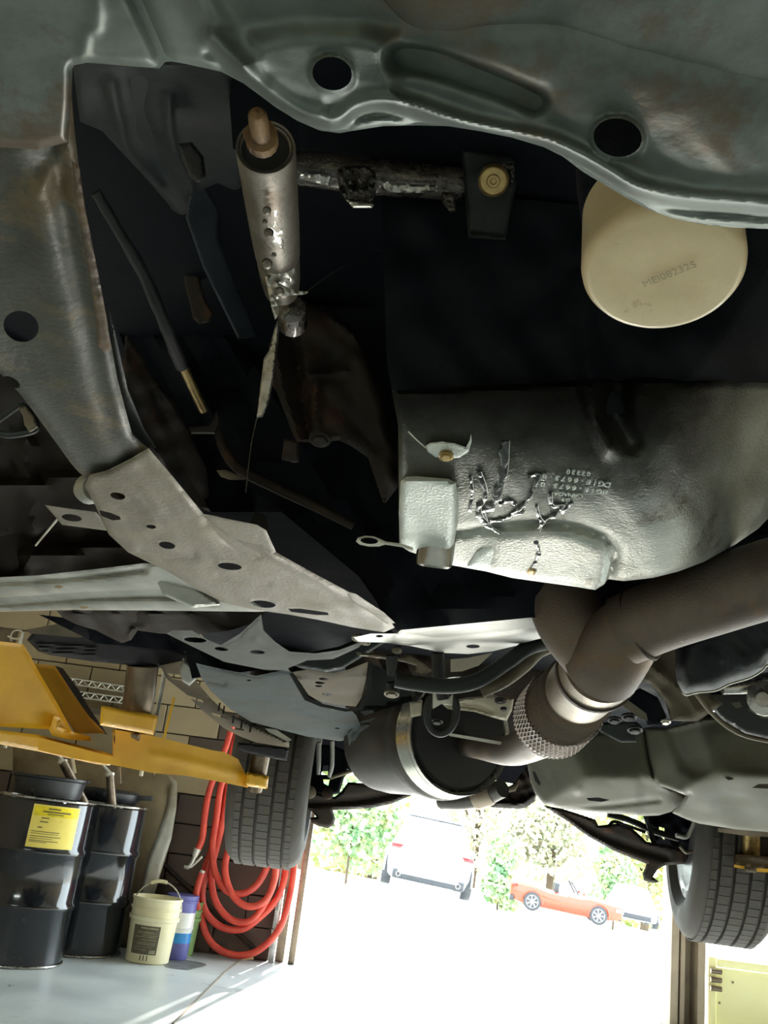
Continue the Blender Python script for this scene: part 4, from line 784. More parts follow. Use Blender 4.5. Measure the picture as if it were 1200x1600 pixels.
# muffler
mA = P(712, 1150, 2.1); md = (P(575, 1165, 2.5) - mA)
lathe('muffler_shell', mA, md, [(.0, .128), (-.012, .132), (-.012, .122), (.03, .128), (.05, .140), (.07, .140), (.085, .13), (.12, .13), (.30, .125), (.36, .118), (.42, .09), (.45, 0)], M['muffler'], car, seg=48)
lathe('muffler_end', mA, md, [(-.03, 0), (-.03, .05), (-.022, .112), (-.012, .119), (.02, .119)], M['rubber'], car, seg=48)
lathe('muffler_band', mA, md, [(-.004, .118), (-.02, .124), (-.024, .13), (.03, .137), (.032, .128)], M['mufflerband'], car, seg=48, label='bright band around the muffler end')
tube('tail_pipe', [(690, 1249, 2.9, 15), (725, 1249, 2.85, 15.5), (757, 1243, 2.8, 16), (785, 1232, 2.75, 14)], M['muffler'], car, seg=24, n=4)
lathe('tail_pipe_joint', P(742, 1248, 2.8), P(765, 1240, 2.78) - P(742, 1248, 2.8), [(0, .033), (.01, .036), (.05, .034), (.06, .03)], M['exhaustlight'], car, seg=24)
# ---- mid underbody
relief('rear_crossbrace', [(621, 990), (632, 978), (645, 967), (669, 968), (705, 975), (750, 969), (816, 955), (840, 970), (856, 995), (835, 1000), (810, 1008), (768, 1018), (732, 1022), (690, 1020), (669, 1015), (640, 1009), (600, 1004), (560, 1003), (552, 996), (580, 990)], T3((621, 985, 1.30), (840, 985, 1.34), (700, 1022, 1.62)), M['brightplate'], car, thick=.006, step=6, lip=[(5, -.01)], holes=[ell(739, 1010, 11, 3, 0, 12), ell(593, 994, 6, 2, 0, 10)],
       feats=[('ridge', [(640, 985), (690, 990), (740, 985), (840, 975)], 6, -.02), ('ridge', [(620, 996), (690, 1004), (750, 998), (850, 985)], 5, .02)])
relief('stamped_bracket', [(300, 985), (325, 1000), (345, 1008), (375, 990), (408, 960), (412, 985), (430, 1003), (452, 1018), (492, 1021), (530, 1016), (572, 1000), (560, 1012), (520, 1030), (480, 1032), (450, 1044), (455, 1052), (420, 1048), (380, 1040), (350, 1034), (300, 1010), (260, 990), (270, 985)], T3((300, 1000, 1.55), (500, 1025, 1.6), (350, 1040, 1.8)), M['dustgrey'], car, thick=.006, step=7, lip=[(6, -.012)], holes=[ell(305, 1000, 18, 4, 4, 12), ell(346, 1014, 11, 3, 6, 10), ell(402, 1019, 12, 3, 4, 10)], feats=[('wob', 30, .006), ('ridge', [(400, 1000), (430, 1020), (470, 1035)], 6, .015)])
relief('arch_panel', [(88, 954), (412, 953), (412, 962), (400, 972), (360, 985), (310, 992), (250, 990), (215, 985), (205, 1000), (190, 1005), (150, 985), (118, 975), (98, 965)], T3((100, 955, 1.6), (400, 955, 1.5), (250, 995, 1.75)), M['archbrown'], car, thick=.02, step=9, lip=[(7, -.02)], feats=[('wob', 50, .02), ('dome', (180, 970, 25), .02), ('ridge', [(200, 1000), (206, 985), (225, 980)], 4, .02)])
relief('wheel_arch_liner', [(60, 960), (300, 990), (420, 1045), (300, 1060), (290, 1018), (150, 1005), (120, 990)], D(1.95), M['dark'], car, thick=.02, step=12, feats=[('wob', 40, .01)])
relief('wavy_rail', [(448, 1018), (480, 1020), (530, 1010), (575, 992), (610, 985), (640, 1000), (600, 1005), (560, 1030), (535, 1045), (510, 1050), (470, 1044), (450, 1036)], D(1.72), M['darkgrey'], car, thick=.03, step=7, lip=[(5, -.012)])
relief('floor_panel', [(306, 1036), (322, 1040), (350, 1046), (400, 1056), (440, 1048), (456, 1050), (470, 1075), (480, 1093), (505, 1104), (545, 1106), (557, 1118), (565, 1139), (552, 1144), (545, 1156), (530, 1158), (480, 1151), (430, 1138), (392, 1128), (360, 1108), (330, 1080), (315, 1060)], T3((310, 1040, 1.75), (500, 1060, 1.85), (500, 1150, 2.35)), M['floorpan'], car, thick=.008, step=7, lip=[(6, -.012)], holes=[ell(388, 1063, 5, 1.5, 4, 8), ell(520, 1106, 7, 2.5, 4, 10), ell(527, 1138, 4, 1.2, 4, 8)], feats=[('ridge', [(313, 1056), (350, 1067)], 4, -.02), ('ridge', [(470, 1098), (520, 1118), (560, 1115)], 10, -.02), ('wob', 60, .006)], label='blue grey floor panel')
relief('access_panel', [(457, 1050), (480, 1046), (520, 1052), (545, 1046), (575, 1034), (572, 1060), (565, 1090), (556, 1104), (530, 1102), (500, 1096), (482, 1086), (470, 1068)], T3((460, 1050, 1.78), (560, 1050, 1.8), (520, 1100, 2.05)), M['tan'], car, thick=.01, step=6, lip=[(6, -.01)], holes=[ell(506, 1061, 8, 2.2, 4, 10), ell(500, 1067, 8, 2.2, 4, 10), ell(498, 1072, 6, 1.6, 4, 8), ell(511, 1085, 8, 2.4, 4, 10)])
relief('panel_gasket', [(455, 1049), (470, 1070), (482, 1090), (505, 1100), (540, 1107), (560, 1106), (572, 1080), (578, 1036), (582, 1036), (580, 1080), (566, 1110), (540, 1112), (500, 1104), (476, 1094), (462, 1070), (450, 1049)], D(1.82), M['rubber'], car, thick=.02, step=5)
relief('tunnel_side', [(578, 1036), (612, 1050), (640, 1070), (645, 1095), (600, 1108), (570, 1118), (562, 1112), (575, 1080)], D(2.0), M['darkgrey'], car, thick=.02, step=8, feats=[('ridge', [(566, 1114), (600, 1108), (645, 1096)], 4, .02)])
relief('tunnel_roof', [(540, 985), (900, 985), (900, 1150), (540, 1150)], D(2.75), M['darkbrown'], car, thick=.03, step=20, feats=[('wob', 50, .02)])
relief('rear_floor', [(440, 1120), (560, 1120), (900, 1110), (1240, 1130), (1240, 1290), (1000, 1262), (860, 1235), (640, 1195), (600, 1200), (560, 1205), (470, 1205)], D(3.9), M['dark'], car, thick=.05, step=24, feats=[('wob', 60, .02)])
relief('cream_bracket', [(728, 1090), (770, 1086), (803, 1092), (800, 1110), (792, 1126), (780, 1124), (740, 1112), (700, 1108), (690, 1100)], D(2.0), M['creamsheet'], car, thick=.01, step=7, lip=[(4, -.006)], feats=[('ridge', [(700, 1102), (740, 1104), (765, 1112)], 5, -.012)])
relief('cream_bracket', [(640, 1098), (660, 1094), (658, 1118), (642, 1121)], D(2.0), M['creamsheet'], car, thick=.01, step=6, lip=[(3, -.004)])
relief('cream_bracket', [(704, 1030), (730, 1028), (760, 1022), (770, 1020), (748, 1040), (722, 1049), (704, 1050)], D(2.05), M['creamsheet'], car, thick=.01, step=6)
tube('stabilizer_bar', [(618, 1062, 1.5, 12), (650, 1068, 1.5, 12), (700, 1072, 1.5, 12), (745, 1064, 1.5, 12), (790, 1036, 1.5, 12), (830, 1010, 1.5, 12), (880, 1000, 1.55, 12)], M['darkgrey'], car, seg=18, n=6)
tube('heat_pipe', [(752, 1082, 1.7, 9), (790, 1064, 1.7, 9), (822, 1040, 1.7, 9), (842, 1020, 1.7, 9), (870, 1008, 1.7, 9)], M['plate'], car, seg=14, n=5)
mk('hanger_ring', tube_vf([W(u, v, 1.62, 6.5) for u, v in ell(690, 1112, 23, 34, 6, 16)], seg=10, n=2, closed=True), M['rubber'], car)
hexbolt('hanger_bolt', 683, 1127, 1.64, 7, M['darkgrey'], car)
tube('hanger_post', [(684, 1020, 1.6, 10), (686, 1060, 1.6, 10), (692, 1092, 1.6, 9)], M['rubber'], car, seg=14, n=3)
relief('hanger_strap', [(676, 1078), (682, 1082), (690, 1092), (700, 1092), (708, 1084), (707, 1102), (690, 1100), (676, 1108)], D(1.60), M['white'], car, thick=.006, step=4, lip=[(2, -.002)])
relief('curved_bracket', [(556, 1019), (600, 1022), (618, 1028), (640, 1024), (662, 1036), (676, 1048), (658, 1056), (648, 1050), (650, 1040), (630, 1034), (600, 1030), (558, 1024)], D(1.5), M['plate'], car, thick=.008, step=5, lip=[(3, -.003)])
tube('stud', [(612, 1024, 1.48, 9), (612, 1040, 1.48, 8.5), (610, 1056, 1.48, 5)], M['rubber'], car, seg=12, n=3)
tube('stud', [(621, 1010, 1.52, 7), (621, 1026, 1.52, 6)], M['rubber'], car, seg=10, n=1)
tube('stud', [(613, 1066, 1.6, 10), (614, 1084, 1.6, 9)], M['rubber'], car, seg=12, n=1)
for (u, v, r, d) in ((560, 997, 8, 1.42), (571, 1004, 6, 1.45), (620, 1017, 6, 1.47), (612, 1084, 9, 1.58), (782, 1095, 7, 1.95), (787, 1108, 4, 1.93)):
    hexbolt('underbody_bolt', u, v, d, r, M['plate'] if v < 1090 else M['darkbrown'], car, h=.5)
# rocker with jacking slots
relief('rocker_rail', [(250, 1040), (296, 1030), (310, 1046), (306, 1064), (330, 1092), (352, 1112), (392, 1132), (430, 1150), (452, 1160), (452, 1168), (436, 1166), (400, 1160), (378, 1152), (350, 1138), (318, 1112), (290, 1084), (262, 1062)], T3((260, 1050, 2.25), (310, 1050, 2.2), (440, 1160, 2.56)), M['tan'], car, thick=.04, step=6, lip=[(4, -.008)], holes=[[(292, 1086), (316, 1094), (318, 1098), (296, 1091)], [(330, 1113), (354, 1120), (356, 1124), (334, 1118)], [(360, 1135), (380, 1139), (382, 1142), (364, 1139)], [(262, 1052), (282, 1054), (286, 1064), (268, 1060)]], feats=[('ridge', [(300, 1050), (330, 1096), (380, 1130), (445, 1162)], 4, .02), ('wob', 30, .004)])
for (u, v) in ((344, 1103), (351, 1108), (366, 1122), (379, 1130), (393, 1136)):
    relief('rocker_seam', [(u - 2, v - 5), (u + 1, v - 5), (u - 1, v + 8), (u - 4, v + 8)], D(2.285 + (u - 344) * .0035), M['darkbrown'], car, thick=.01, step=8)
relief('jack_block', [(286, 1028), (300, 1042), (308, 1060), (296, 1072), (284, 1064), (280, 1046)], D(2.12), M['brightplate'], car, thick=.05, step=6, lip=[(4, -.006)])
relief('sill_clip', [(414, 1138), (432, 1140), (456, 1156), (450, 1159), (440, 1154), (420, 1144)], D(2.45), M['white'], car, thick=.02, step=5)
# ---- right side
relief('heat_shield', [(1010, 1010), (1060, 990), (1075, 1060), (1110, 1085), (1130, 1100), (1090, 1128), (1048, 1126), (1040, 1098), (1015, 1068), (985, 1058), (975, 1040)], D(1.55), M['tan'], car, thick=.01, step=9, lip=[(8, -.012)], feats=[('ridge', [(1010, 1035), (1060, 1075), (1090, 1110)], 9, .02), ('wob', 40, .006)], label='tan wrinkled heat shield')
relief('shield_flange', [(985, 1040), (1010, 1048), (1055, 1062), (1060, 1030), (1035, 1010), (1010, 1020)], D(1.6), M['creamsheet'], car, thick=.006, step=8, feats=[('ridge', [(1015, 1040), (1055, 1058)], 3, -.01)])
relief('dark_bracket', [(970, 1092), (1000, 1075), (1028, 1090), (1042, 1120), (1035, 1134), (1012, 1134), (1005, 1115)], D(1.9), M['dark'], car, thick=.02, step=8, lip=[(4, -.006)])
relief('light_strap', [(966, 1098), (976, 1090), (1010, 1115), (1012, 1126), (1000, 1122)], D(1.85), M['plate'], car, thick=.006, step=6)
for (u, v, r) in ((960, 1125, 8), (983, 1120, 9), (992, 1140, 9), (1040, 1128, 6)): hexbolt('shield_bolt', u, v, 1.9, r, M['rubber'] if u < 1030 else M['white'], car)
relief('hose_guard', [(925, 1130), (960, 1128), (995, 1128), (1003, 1135), (995, 1160), (970, 1160), (940, 1145)], D(2.0), M['darkgrey'], car, thick=.01, step=7, lip=[(3, -.004)])
tA = HULL(.006, PLN(P(950, 1180, 2.15), (-.25, -1, .08)), PLN(P(950, 1228, 2.16), (0, -.42, -1)), PLN(P(850, 1200, 2.25), (-.8, -.5, -.4)))
relief('fuel_tank', [(823, 1190), (843, 1172), (880, 1158), (930, 1146), (1007, 1138), (1014, 1190), (1020, 1213), (1040, 1228), (1072, 1243), (1062, 1256), (1050, 1268), (1030, 1274), (1007, 1275), (940, 1270), (880, 1264), (850, 1256), (836, 1240), (829, 1222)], tA, M['tank'], car, thick=.1, step=5, lip=[(5, -.012)], holes=[], feats=[('ridge', [(880, 1264), (960, 1258), (1030, 1250)], 4, -.012), ('pad', [(1000, 1215), (1072, 1240), (1050, 1275), (1000, 1275)], 10, -.012), ('dome', (905, 1234, 7), .01)], label='dusty olive tank')
relief('tank_slot', [(832, 1205), (836, 1206), (845, 1224), (843, 1228), (836, 1220)], D(2.12), M['rubber'], car, thick=.01, step=5)
relief('tank_slot', [(916, 1247), (935, 1246), (953, 1250), (940, 1253), (920, 1251)], D(2.15), M['rubber'], car, thick=.01, step=6)
tB = HULL(.006, PLN(P(1120, 1180, 1.95), (-.1, -1, .08)), PLN(P(1120, 1214, 1.955), (0, -.40, -1)), PLN(P(1030, 1180, 2.1), (-1, -.35, -.2)))
relief('underbody_cover', [(1007, 1137), (1040, 1137), (1068, 1130), (1100, 1122), (1127, 1120), (1440, 1090), (1440, 1330), (1260, 1309), (1200, 1300), (1150, 1296), (1093, 1287), (1072, 1280), (1050, 1270), (1062, 1256), (1072, 1243), (1045, 1232), (1030, 1227), (1020, 1216), (1012, 1180)], tB, M['tank'], car, thick=.1, step=5, lip=[(5, -.012)], feats=[('ridge', [(1052, 1272), (1075, 1240)], 4, -.012), ('pad', [(1040, 1140), (1120, 1120), (1260, 1110), (1260, 1205), (1085, 1213), (1064, 1200)], 10, -.012), ('wob', 70, .004)], label='pale olive underbody cover')
relief('cover_slot', [(1133, 1216), (1140, 1215), (1146, 1218), (1138, 1219)], D(1.95), M['rubber'], car, thick=.01, step=5)
relief('cover_patch', [(1175, 1231), (1185, 1225), (1230, 1225), (1230, 1234)], D(1.86), M['tan'], car, thick=.01, step=8)
relief('cv_boot', [(1056, 1003), (1110, 975), (1240, 930), (1240, 1030), (1205, 1030), (1195, 1046), (1172, 1058), (1140, 1068), (1118, 1078), (1090, 1081), (1072, 1086), (1066, 1082), (1058, 1066), (1054, 1040)], PLN(P(1130, 1030, 1.18), (-.3, -1, -.6)), M['gloss'], car, thick=.06, step=7, lip=[(22, -.03), (4, -.008)], feats=[('wob', 40, .004), ('wob', 12, .001)], label='wet black rubber shroud')
tube('boot_lip', [(1066, 1082, 1.19, 1.6), (1073, 1086, 1.19, 1.6), (1090, 1082, 1.19, 1.6), (1118, 1079, 1.19, 1.6), (1140, 1069, 1.19, 1.6), (1172, 1059, 1.19, 1.6), (1192, 1047, 1.19, 1.6), (1198, 1040, 1.19, 1.8), (1215, 1040, 1.19, 2)], M['white'], car, seg=8)
tube('axle_shaft', [(1128, 1076, 1.4, 9), (1165, 1072, 1.4, 12), (1192, 1066, 1.4, 14), (1240, 1060, 1.4, 15)], M['chrome'], car, seg=20)
lathe('axle_nut', P(1196, 1092, 1.38), (-.6, -1, -.2), [(0, .026), (.02, .024), (.022, .012), (.03, .01), (.03, 0)], M['chrome'], car, seg=16)
tube('brake_line', [(1086, 1082, 1.5, 3.5), (1110, 1112, 1.5, 3.5), (1140, 1138, 1.5, 3.5), (1175, 1153, 1.5, 3.5), (1240, 1164, 1.5, 3.5)], M['plate'], car, seg=8)
relief('dust_shield', [(1086, 1083), (1260, 1070), (1260, 1160), (1200, 1154), (1165, 1146), (1130, 1125)], D(1.62), M['rubber'], car, thick=.03, step=10, lip=[(6, -.01)])
relief('shield_window', [(1142, 1098), (1156, 1097), (1160, 1104), (1150, 1107)], D(1.58), M['tank'], car, thick=.01, step=6)
relief('shield_window', [(1166, 1108), (1200, 1112), (1240, 1116), (1240, 1126), (1190, 1122)], D(1.58), M['tank'], car, thick=.01, step=8)

# ---- rear wheels
def wheel(u, vb, y, label, wd=.235, rad=.345, cam_=0.0):
    b = PY(u, vb, y); c = Vector((b.x, y, b.z + rad * .985)); hw = wd / 2; r = rad
    axv = Vector((1, cam_, 0)).normalized()
    wt = bpy.data.objects.new('wheel', None); COL.objects.link(wt); wt.parent = car; wt['label'] = label; wt.empty_display_size = .1
    prof = [(-hw * .80, r * .66), (-hw * .98, r * .74), (-hw * 1.0, r * .82), (-hw * .93, r * .92), (-hw * .82, r * .968), (-hw * .72, r * .985)]
    gr = [-.52, -.18, .18, .52]
    x = -.72
    for g in gr:
        prof += [(hw * (g - .035), r), (hw * (g - .03), r * .972), (hw * (g + .03), r * .972), (hw * (g + .035), r)]
    prof += [(hw * .72, r * .985), (hw * .82, r * .968), (hw * .93, r * .92), (hw, r * .82), (hw * .98, r * .74), (hw * .80, r * .66)]
    mk('tyre', lathe_vf(c, axv, prof, seg=120), M['tyre'], wt, 30)
    # tread sipes: shallow raised blocks between thin cuts
    vf = []
    e1 = axv.cross(Vector((0, 0, 1))).normalized(); e2 = axv.cross(e1)
    for lane, (a, bb) in enumerate(((-.70, -.56), (-.48, -.22), (-.14, .14), (.22, .48), (.56, .70))):
        for k in range(72):
            q = (k + .5 * (lane % 2)) * 2 * math.pi / 72; er = e1 * math.cos(q) + e2 * math.sin(q); et = -e1 * math.sin(q) + e2 * math.cos(q)
            vf.append(box_raw(c + axv * (hw * (a + bb) / 2) + er * (r * 1.0), (hw * (bb - a), 2 * math.pi * r / 72 * .93, .003), (axv, et, er)))
    mk('tread_block', vf, M['tyre'], wt, 0)['kind'] = 'stuff'
    mk('rim', lathe_vf(c, axv, [(-hw * .8, r * .60), (-hw * .8, r * .67), (-hw * .74, r * .665), (-hw * .6, r * .6), (0, r * .57), (hw * .6, r * .6), (hw * .74, r * .665), (hw * .8, r * .67), (hw * .8, r * .62), (hw * .5, r * .55), (0, r * .54), (-hw * .6, r * .56), (-hw * .8, r * .60)], seg=60), M['rim'], wt)
    sp = []
    outx = -1 if c.x < .33 else 1
    for k in range(10):
        q = k * 2 * math.pi / 10; er = e1 * math.cos(q) + e2 * math.sin(q); et = -e1 * math.sin(q) + e2 * math.cos(q)
        s_ = mk('spoke', box_vf(c + axv * (outx * hw * .6) + er * (r * .33), (.03, .035, r * .5), (axv, et, er), .006), M['rim'], wt)
    lathe('hub', c + axv * (outx * hw * .2), axv * outx, [(-.06, .05), (-.06, .08), (.05, .08), (.06, .03), (.065, 0)], M['rim'], wt, seg=20)
    lathe('brake_disc', c - axv * (outx * .0), axv, [(-.012, .06), (-.012, .15), (.012, .15), (.012, .06)], M['darkbrown'], wt, seg=40)
    return c
def box_raw(c, s, ax_):
    V = []
    for i in (-.5, .5):
        for j in (-.5, .5):
            for k in (-.5, .5): V.append(c + ax_[0] * (s[0] * i) + ax_[1] * (s[1] * j) + ax_[2] * (s[2] * k))
    return V, [(0, 1, 3, 2), (4, 6, 7, 5), (0, 4, 5, 1), (2, 3, 7, 6), (0, 2, 6, 4), (1, 5, 7, 3)]
wl = wheel(411, 1351, 3.15, 'left of the two rear wheels, in front of the red hose', .245, .34)
wr_ = wheel(1122, 1472, 2.95, 'right of the two rear wheels, beside the brown column', .235, .335, -.17)
# ---- rear suspension
relief('trailing_arm', [(470, 1230), (481, 1224), (498, 1240), (523, 1245), (533, 1237), (544, 1222), (584, 1225), (590, 1232), (610, 1236), (640, 1224), (680, 1208), (690, 1222), (650, 1240), (612, 1256), (580, 1263), (545, 1265), (520, 1266), (524, 1280), (521, 1290), (512, 1294), (498, 1291), (488, 1286), (484, 1278), (494, 1276), (488, 1268), (468, 1262)], D(2.95), M['darkbrown'], car, thick=.08, step=6, lip=[(5, -.02)], feats=[('ridge', [(480, 1255), (560, 1250), (640, 1235)], 6, -.015)])
relief('hub_carrier', [(468, 1160), (520, 1165), (560, 1180), (548, 1200), (538, 1215), (530, 1240), (505, 1244), (470, 1238)], D(3.05), M['dark'], car, thick=.08, step=8, holes=[[(506, 1196), (513, 1196), (512, 1211), (502, 1210)], [(505, 1218), (515, 1218), (513, 1228), (506, 1224)]], lip=[(5, -.015)])
tube('shock_body', [(498, 1160, 2.9, 4), (498, 1185, 2.9, 4), (497, 1210, 2.9, 3)], M['brightplate'], car, seg=12, n=2)
tube('shock_rod', [(519, 1158, 2.88, 3.4), (519, 1195, 2.88, 3.4), (514, 1214, 2.88, 3)], M['brightplate'], car, seg=12, n=2)
tube('lateral_link', [(515, 1216, 2.9, 2.5), (545, 1206, 2.9, 3), (575, 1196, 2.9, 3)], M['plate'], car, seg=10)
lathe('link_bushing', P(484, 1238, 2.9), (0, -1, 0), [(0, .02), (.04, .02), (.045, .01)], M['plate'], car, seg=14)
lathe('link_bushing', P(512, 1240, 2.9), (0, -1, 0), [(0, .018), (.04, .018), (.045, .01)], M['darkbrown'], car, seg=14)
lathe('spring_seat', P(565, 1210, 3.0), (0, 0, 1), [(0, .02), (.01, .05), (.03, .05), (.05, .02)], M['darkgrey'], car, seg=20)
relief('muffler_heat_shield', [(543, 1148), (560, 1128), (600, 1118), (640, 1120), (640, 1190), (690, 1232), (650, 1230), (600, 1222), (575, 1208), (556, 1190), (546, 1170)], PLN(P(600, 1180, 2.25), (-.5, -.6, -.8)), M['floorpan'], car, thick=.01, step=8, lip=[(10, -.03)], feats=[('ridge', [(590, 1130), (600, 1180), (650, 1222)], 5, .012), ('wob', 30, .006)])
relief('tow_bracket', [(775, 1240), (800, 1226), (830, 1190), (845, 1195), (838, 1240), (836, 1252), (822, 1262), (812, 1264), (770, 1262), (757, 1256)], D(2.9), M['darkbrown'], car, thick=.05, step=7, lip=[(4, -.01)], feats=[('wob', 16, .01), ('ridge', [(775, 1256), (815, 1256), (832, 1244)], 4, .02)])
relief('cream_clip', [(776, 1230), (800, 1228), (812, 1222), (806, 1236), (780, 1242)], D(2.85), M['tan'], car, thick=.01, step=5, lip=[(3, -.004)])
relief('rear_arm', [(848, 1258), (880, 1264), (930, 1280), (935, 1290), (968, 1286), (985, 1292), (1000, 1305), (1010, 1315), (1050, 1322), (1075, 1330), (1070, 1350), (1040, 1352), (1028, 1358), (1020, 1370), (1030, 1378), (1020, 1380), (1006, 1376), (1004, 1366), (1010, 1350), (990, 1342), (960, 1330), (920, 1308), (888, 1284), (866, 1270)], D(2.65), M['darkbrown'], car, thick=.08, step=7, lip=[(5, -.02)], feats=[('ridge', [(880, 1270), (950, 1310), (1040, 1340)], 6, -.015)])
tube('toe_link', [(950, 1272, 2.75, 5), (985, 1282, 2.75, 5), (1020, 1298, 2.75, 5), (1060, 1310, 2.75, 5)], M['rubber'], car, seg=10)
tube('brake_hose', [(1008, 1272, 2.7, 4), (1016, 1295, 2.7, 4), (1024, 1320, 2.7, 4), (1050, 1335, 2.7, 4)], M['darkgrey'], car, seg=8)
tube('brake_hose', [(946, 1300, 2.72, 2.5), (958, 1284, 2.72, 2.5), (980, 1290, 2.72, 2.5), (1008, 1300, 2.72, 2.5)], M['rubber'], car, seg=8)
relief('rear_hub', [(1004, 1262), (1090, 1268), (1100, 1310), (1078, 1345), (1060, 1350), (1030, 1330), (1010, 1300)], D(2.8), M['dark'], car, thick=.1, step=9, holes=[[(1030, 1292), (1038, 1294), (1038, 1312), (1030, 1304)]], lip=[(6, -.02)], feats=[('wob', 20, .012)])
tube('spring_coil', [(1056, 1305, 2.62, 3.4), (1072, 1308, 2.62, 3.4), (1080, 1296, 2.62, 3.4), (1086, 1282, 2.62, 3.4)], M['brightplate'], car, seg=8)
tube('spring_coil', [(1062, 1322, 2.62, 2.6), (1072, 1332, 2.62, 2.6), (1082, 1330, 2.62, 2.6)], M['plate'], car, seg=8)

# ================================================================== OUTSIDE
def roadcar(name, label, pos, yaw, L, Wd, H, paint, convertible=False, rear=True, wheelr=.33, glassmat='glass', side=0.):
    t = thing(name, label, 'car', pos); t.rotation_euler.y = math.radians(side)
    cy, sy = math.cos(yaw), math.sin(yaw)
    def T(x, y, z): return (pos[0] + x * cy - y * sy, pos[1] + x * sy + y * cy, pos[2] + z)
    belt = H * (.72 if convertible else .60)
    def body():
        V = []; Fc = []; xs = np.linspace(-L / 2, L / 2, 22); n = 14
        for x in xs:
            t_ = x / (L / 2); e = 1 - abs(t_) ** 5 * .30; hw = Wd / 2 * e
            zb = .18 + .14 * abs(t_) ** 6; top = belt - (.20 * max(0, (t_ - .25)) ** 1.3 if True else 0) - .05 * max(0, -t_ - .8) * 5 * .3
            if convertible: top -= .10 * (1 - ss(np.array([abs(t_ + .05) * 3 - .6]))[0])
            for (fx, fz) in ((-.90, 0), (.90, 0), (.97, .08), (1, .30), (1, .6), (.96, .85), (.84, .97), (.5, 1.0), (0, 1.02), (-.5, 1.0), (-.84, .97), (-.96, .85), (-1, .6), (-1, .3)):
                V.append(T(x, fx * hw, zb + fz * (top - zb)))
        for i in range(21):
            for k in range(n): Fc.append((i * n + k, i * n + (k + 1) % n, (i + 1) * n + (k + 1) % n, (i + 1) * n + k))
        Fc += [tuple(range(n)), tuple(range(21 * n, 22 * n))]
        return V, Fc
    mk('body', body(), paint, t, 35)
    if not convertible:
        V = []; xs = [(-.46, .0, .80), (-.38, .86, .68), (-.2, 1, .66), (.05, .98, .67), (.22, .25, .76), (.28, 0, .80)]
        for (fx, fz, fw) in xs:
            z = belt - .03 + fz * (H - belt)
            V += [T(fx * L, -Wd / 2 * .88, belt - .06), T(fx * L, -Wd / 2 * (fw + .08), (z + belt) / 2), T(fx * L, -Wd / 2 * fw, z), T(fx * L, Wd / 2 * fw, z), T(fx * L, Wd / 2 * (fw + .08), (z + belt) / 2), T(fx * L, Wd / 2 * .88, belt - .06)]
        Fc = [(i * 6 + k, i * 6 + k + 1, i * 6 + k + 7, i * 6 + k + 6) for i in range(5) for k in range(5)] + [(0, 1, 2, 3, 4, 5), (30, 31, 32, 33, 34, 35)]
        mk('greenhouse', (V, Fc), M[glassmat], t, 30)
        mk('roof', box_vf(T(-.10 * L, 0, H - .01), (L * .30, Wd * .64, .05), ((cy, sy, 0), (-sy, cy, 0), (0, 0, 1)), .02), paint, t)
    else:
        mk('windscreen_frame', tube_vf([T(.10 * L, -Wd * .40, belt - .05) + (.03,), T(.03 * L, -Wd * .36, H) + (.03,), T(.02 * L, 0, H + .02) + (.03,), T(.03 * L, Wd * .36, H) + (.03,), T(.10 * L, Wd * .40, belt - .05) + (.03,)], seg=8, n=2), M['trimgrey'], t)
        for s in (-1, 1): mk('seat', box_vf(T(-.09 * L, s * Wd * .2, belt + .02), (.16, .42, .40), ((cy, sy, 0), (-sy, cy, 0), (0, 0, 1)), .05), M['trimgrey'], t)
    for fx in (-.30, .29):
        for s in (-1, 1):
            c = T(fx * L, s * (Wd / 2 - .10), wheelr); axv = Vector((-sy * s, cy * s, 0))
            mk('tyre', lathe_vf(c, axv, [(-.1, wheelr * .65), (-.1, wheelr * .95), (-.07, wheelr), (.09, wheelr), (.12, wheelr * .95), (.125, wheelr * .72), (.11, wheelr * .66)], seg=32), M['trimgrey'], t)
            mk('wheel_rim', [lathe_vf(c, axv, [(.10, 0), (.115, wheelr * .12), (.10, wheelr * .14)], seg=12), lathe_vf(c, axv, [(.08, wheelr * .6), (.12, wheelr * .66), (.12, wheelr * .7), (.09, wheelr * .7)], seg=32)] + [box_raw(Vector(c) + axv * .105 + (Vector((cy, sy, 0)) * math.cos(a) + Vector((0, 0, 1)) * math.sin(a)) * wheelr * .36, (.02, .035, wheelr * .6), (axv, (axv.cross(Vector((cy, sy, 0)) * math.cos(a) + Vector((0, 0, 1)) * math.sin(a))), Vector((cy, sy, 0)) * math.cos(a) + Vector((0, 0, 1)) * math.sin(a))) for a in np.linspace(0, 6.283, 7, endpoint=False)], M['rim'], t)
            mk('wheel_arch', tube_vf([(*T(fx * L + (wheelr + .06) * math.cos(a), s * (Wd / 2 - .005), wheelr + (wheelr + .06) * math.sin(a)), .022) for a in np.linspace(-.1, 3.24, 12)], seg=6, n=1), paint, t)
    A3 = ((cy, sy, 0), (-sy, cy, 0), (0, 0, 1))
    for s in (-1, 1):
        mk('tail_light', box_vf(T(-L / 2 * .955, s * Wd * .34, belt - .10), (.12, Wd * .24, .10), A3, .02), M['taillight'], t)
        mk('mirror', box_vf(T(.14 * L, s * (Wd / 2 + .07), belt + .03), (.1, .16, .12), A3, .03), paint, t)
        mk('exhaust_tip', lathe_vf(T(-L / 2 + .08, s * Wd * .33, .30), (-cy, -sy, 0), [(0, .03), (0, .05), (.1, .055), (.1, .04), (.02, .035)], seg=16), M['chrome'], t)
    mk('rear_bumper_insert', box_vf(T(-L / 2 * .965, 0, .30), (.16, Wd * .80, .20), A3, .05), M['trimgrey'], t)
    mk('front_grille', box_vf(T(L / 2 * .965, 0, .36), (.16, Wd * .62, .22), A3, .04), M['trimgrey'], t)
    for s in (-1, 1): mk('headlight', box_vf(T(L / 2 * .92, s * Wd * .34, .58), (.2, Wd * .2, .12), A3, .03), M['chrome'], t)
